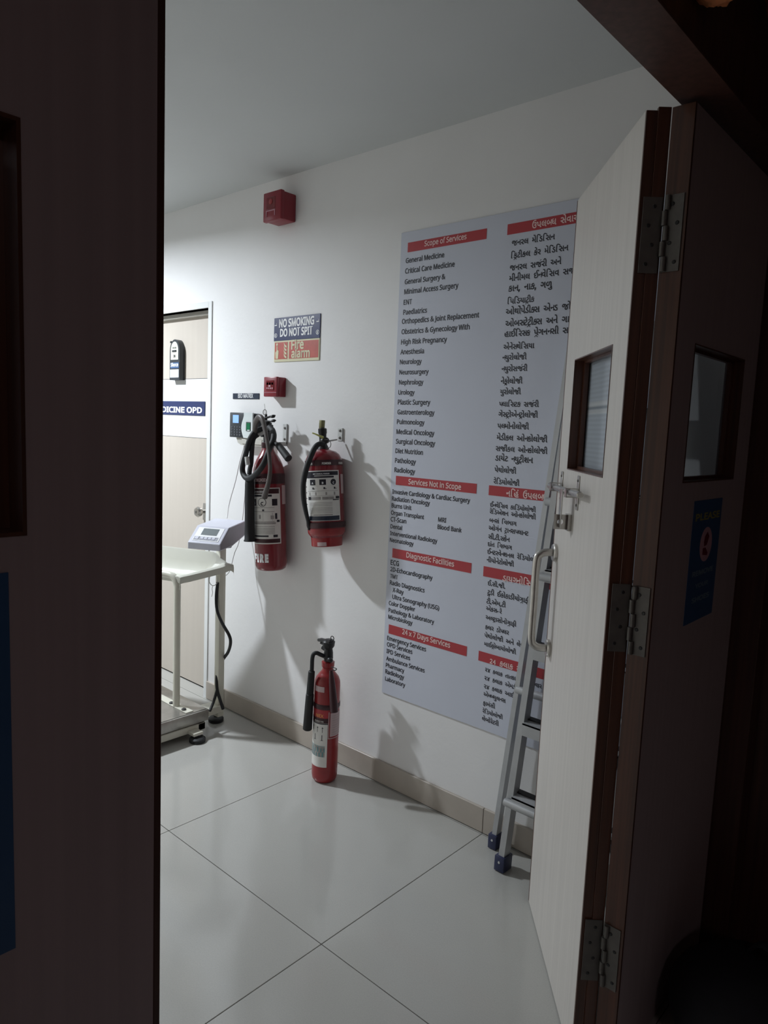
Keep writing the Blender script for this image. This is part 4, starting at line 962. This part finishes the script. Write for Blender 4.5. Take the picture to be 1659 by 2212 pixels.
gb = G(); Rr = [[gb.bm.verts.new(tray_pt(u, i)) for i in range(len(prof))] for u in us]
for A_, B_ in zip(Rr, Rr[1:]):
    for i in range(len(prof)-1): gb.bm.faces.new((A_[i], A_[i+1], B_[i+1], B_[i]))
# end walls with rounded lip
for k, (A_, s_) in enumerate(((Rr[-1], 1), (Rr[0], -1))):
    vs = [v for v in A_]; lo = [gb.bm.verts.new(v.co+e1*(.012*s_)+Vector((0, 0, -.004))) for v in vs]; lw_ = [gb.bm.verts.new(v.co+e1*(.012*s_)+Vector((0, 0, -.034))) for v in vs]
    for i in range(len(vs)-1):
        gb.bm.faces.new((vs[i], vs[i+1], lo[i+1], lo[i])); gb.bm.faces.new((lo[i], lo[i+1], lw_[i+1], lw_[i]))
tr = obj('baby_tray', gb, 'ivory_plastic', t, label='ivory plastic baby tray with a raised back')
md = tr.modifiers.new('s', 'SOLIDIFY'); md.thickness = .004
md = tr.modifiers.new('b', 'BEVEL'); md.width = .003; md.segments = 2; md.limit_method = 'ANGLE'
# display head
hb = Vector((-2.606, 1.841, 0)); E1_ = Vector((-.886, -.463, 0)); E2_ = Vector((-.463, .886, 0))
HP = [(0, .895), (0, .925), (.085, .990), (.255, 1.003), (.262, .995), (.262, .935), (.12, .900)]
fh = lambda a, z, w_: tuple(hb+E2_*a+E1_*w_+Vector((0, 0, z)))
hd = obj('display_head', G().prism(HP, 0, .158, fh), 'lilac', t, label='pale grey display head', smooth=False)
bv = hd.modifiers.new('b', 'BEVEL'); bv.width = .003; bv.segments = 2
obj('side_shade_panel', G().prism([(.006, .900), (.006, .924), (.088, .986), (.252, .997), (.256, .940), (.12, .905)], -.0012, 0, fh), 'lilac_dark', hd, smooth=False)  # dark sheet paints the shade on the head's right side
def fp(u, v, dd):     # on the sloping front panel
    sl = Vector((0, 0, 1))*(.065)+E2_*.085; L_ = sl.length; nrm = (E1_.cross(sl)).normalized(); nrm = nrm if nrm.z > 0 else -nrm
    return tuple(hb+E1_*(.158*(1-u))+Vector((0, 0, .925))+sl*v+nrm*dd)
def fbox(u0, u1, v0, v1, d0, d1):
    g = G(); ps = [fp(u, v, d) for d in (d0, d1) for (u, v) in ((u0, v0), (u1, v0), (u1, v1), (u0, v1))]
    return g.poly(ps, [(0, 3, 2, 1), (4, 5, 6, 7), (0, 1, 5, 4), (1, 2, 6, 5), (2, 3, 7, 6), (3, 0, 4, 7)])
obj('front_panel', fbox(.10, .90, .12, .90, 0, .0012), 'white_ink', hd, smooth=False)
obj('lcd', fbox(.27, .76, .46, .84, .0012, .0020), 'lcd', hd, smooth=False)
obj('key_strip', fbox(.12, .86, .16, .36, .0012, .0018), 'keys', hd, smooth=False)
for k in range(4): obj('key', fbox(.32+.12*k, .41+.12*k, .22, .34, .0018, .0030), 'lilac', hd, smooth=False)
obj('key', fbox(.15, .26, .20, .36, .0018, .0030), 'lilac', hd, smooth=False)
obj('support_neck', G().box((-2.80, 1.955, .88), (-2.72, 1.99, .935), .004, 1), 'lilac_dark', t)
# black cable down the column
cb = obj('power_cable', G().tube([(-2.7875, 1.9600, 0.7083), (-2.7906, 1.9550, 0.6425), (-2.7751, 1.9500, 0.5780), (-2.7190, 1.9400, 0.5291), (-2.6649, 1.9400, 0.4846), (-2.6655, 1.9500, 0.4454), (-2.7166, 1.9750, 0.3842), (-2.7978, 2.0050, 0.3210), (-2.8098, 1.9900, 0.2841), (-2.7903, 1.9650, 0.2396), (-2.7724, 1.9550, 0.1894), (-2.7503, 1.9550, 0.1498), (-2.7355, 1.9650, 0.0986)], .0075, 10, 4), 'rubber', t)
obj('power_cable', G().tube([(-2.7724, 1.9550, 0.1871), (-2.7581, 1.9250, 0.1370), (-2.7437, 1.8950, 0.1061)], .007, 10, 3), 'rubber', t)
# thin white cords
obj('cord', G().tube([(-2.7819, 2.1000, 1.3861), (-2.7981, 2.1050, 1.3459), (-2.8236, 2.1000, 1.2697), (-2.8388, 2.0900, 1.1821), (-2.8602, 2.0700, 1.0687), (-2.8192, 2.0300, 1.0067)], .0022, 8, 4), 'white_cord', None, label='thin white cord hanging from the fingerprint reader to the scale head', cat='cord')
obj('cord', G().tube([(-2.7987, 2.1200, 1.1924), (-2.8064, 2.1200, 1.0906), (-2.8050, 2.1100, 1.0009), (-2.7907, 2.0800, 0.8897), (-2.7987, 2.0600, 0.8339), (-2.7886, 2.0300, 0.7597), (-2.7935, 2.0100, 0.7343)], .0022, 8, 4), 'white_cord', None, label='thin white cord running behind the black horn down to the column', cat='cord')
obj('cord_loop', G().tube([(-2.8063, 1.9300, 0.7467), (-2.8130, 1.9300, 0.7122), (-2.7901, 1.9300, 0.6974), (-2.7749, 1.9400, 0.7021), (-2.7749, 1.9500, 0.7185), (-2.7755, 1.9500, 0.7428)], .0018, 8, 4).tube([(-2.7827, 1.9300, 0.6976), (-2.7897, 1.9300, 0.6808), (-2.7837, 1.9300, 0.6642), (-2.7925, 1.9300, 0.6425)], .0013, 6, 3), 'white_cord', t)

# ================================================================== dark near room
random.seed(11)
def pompom(c, r_, label):
    g = G().ball(c, r_, (1, 1, .9), 20, 12)
    for v in g.bm.verts: v.co += (v.co-Vector(c))*random.uniform(-.10, .10)
    t = obj('garland_ball', g, 'orange', None, label=label, cat='garland')
    return t
pompom((-.462, 1.285, 2.214), .040, 'orange garland ball hanging over the doorway, left one')
pompom((-.462, 1.66, 2.345), .040, 'orange garland ball hanging over the doorway, at the right picture edge')
obj('garland_string', G().tube([(-.466, 1.0, 2.30), (-.463, 1.285, 2.25), (-.466, 1.48, 2.33), (-.463, 1.66, 2.38), (-.466, 1.9, 2.42)], .003, 6, 4), 'orange', None, label='string of the doorway garland pinned above the door frame', cat='garland')
# bag on the floor at the lower right
t = thing('black_bag', 'black fabric bag with a zip on the floor in the lower right corner', 'bag', (-.34, 1.78, 0))
g = G().ball((0, 0, .115), 1, (.20, .19, .135), 24, 14)
for v in g.bm.verts:
    if v.co.z < .01: v.co.z = .002
    v.co += Vector((random.uniform(-1, 1), random.uniform(-1, 1), random.uniform(-.5, .5)))*.004
obj('bag_body', g, 'bagblack', t, local=True)
obj('strap', G().tube([(.12, -.10, .17), (.16, -.12, .24), (.08, -.06, .30), (.0, .0, .30), (-.04, .04, .24)], .010, 8, 4, flat=.4), 'bagblack', t, local=True)
zp = obj('zip', G().tube([(-.17, -.03, .17), (-.12, .0, .20), (-.05, .03, .232), (.03, .05, .242)], .004, 6, 3), 'steel_dull', t, local=True)
# low dark cabinet at the lower left
t = thing('side_cabinet', 'black cabinet in the dark lower left corner', 'cabinet', (-.42, -.06, 0))
obj('carcass', G().box((-.548, -.36, .03), (-.34, .165, .93), .004, 2), 'bagblack', t)
obj('cabinet_top', G().box((-.552, -.37, .93), (-.33, .175, .955), .004, 2), 'bagblack', t)
dr = obj('door', G().box((-.34, -.35, .05), (-.325, .155, .92), .003, 1), 'bagblack', t)
obj('knob', G().lathe([(.008, 0), (.012, .018), (.004, .024)], (-.325, .10, .55), 14, (1, 0, 0)), 'steel_dull', dr)
for (x, y) in ((-.53, -.34), (-.36, -.34), (-.53, .145), (-.36, .145)): obj('foot', G().cyl((x, y, 0), (x, y, .03), .015, n=12), 'bagblack', t)
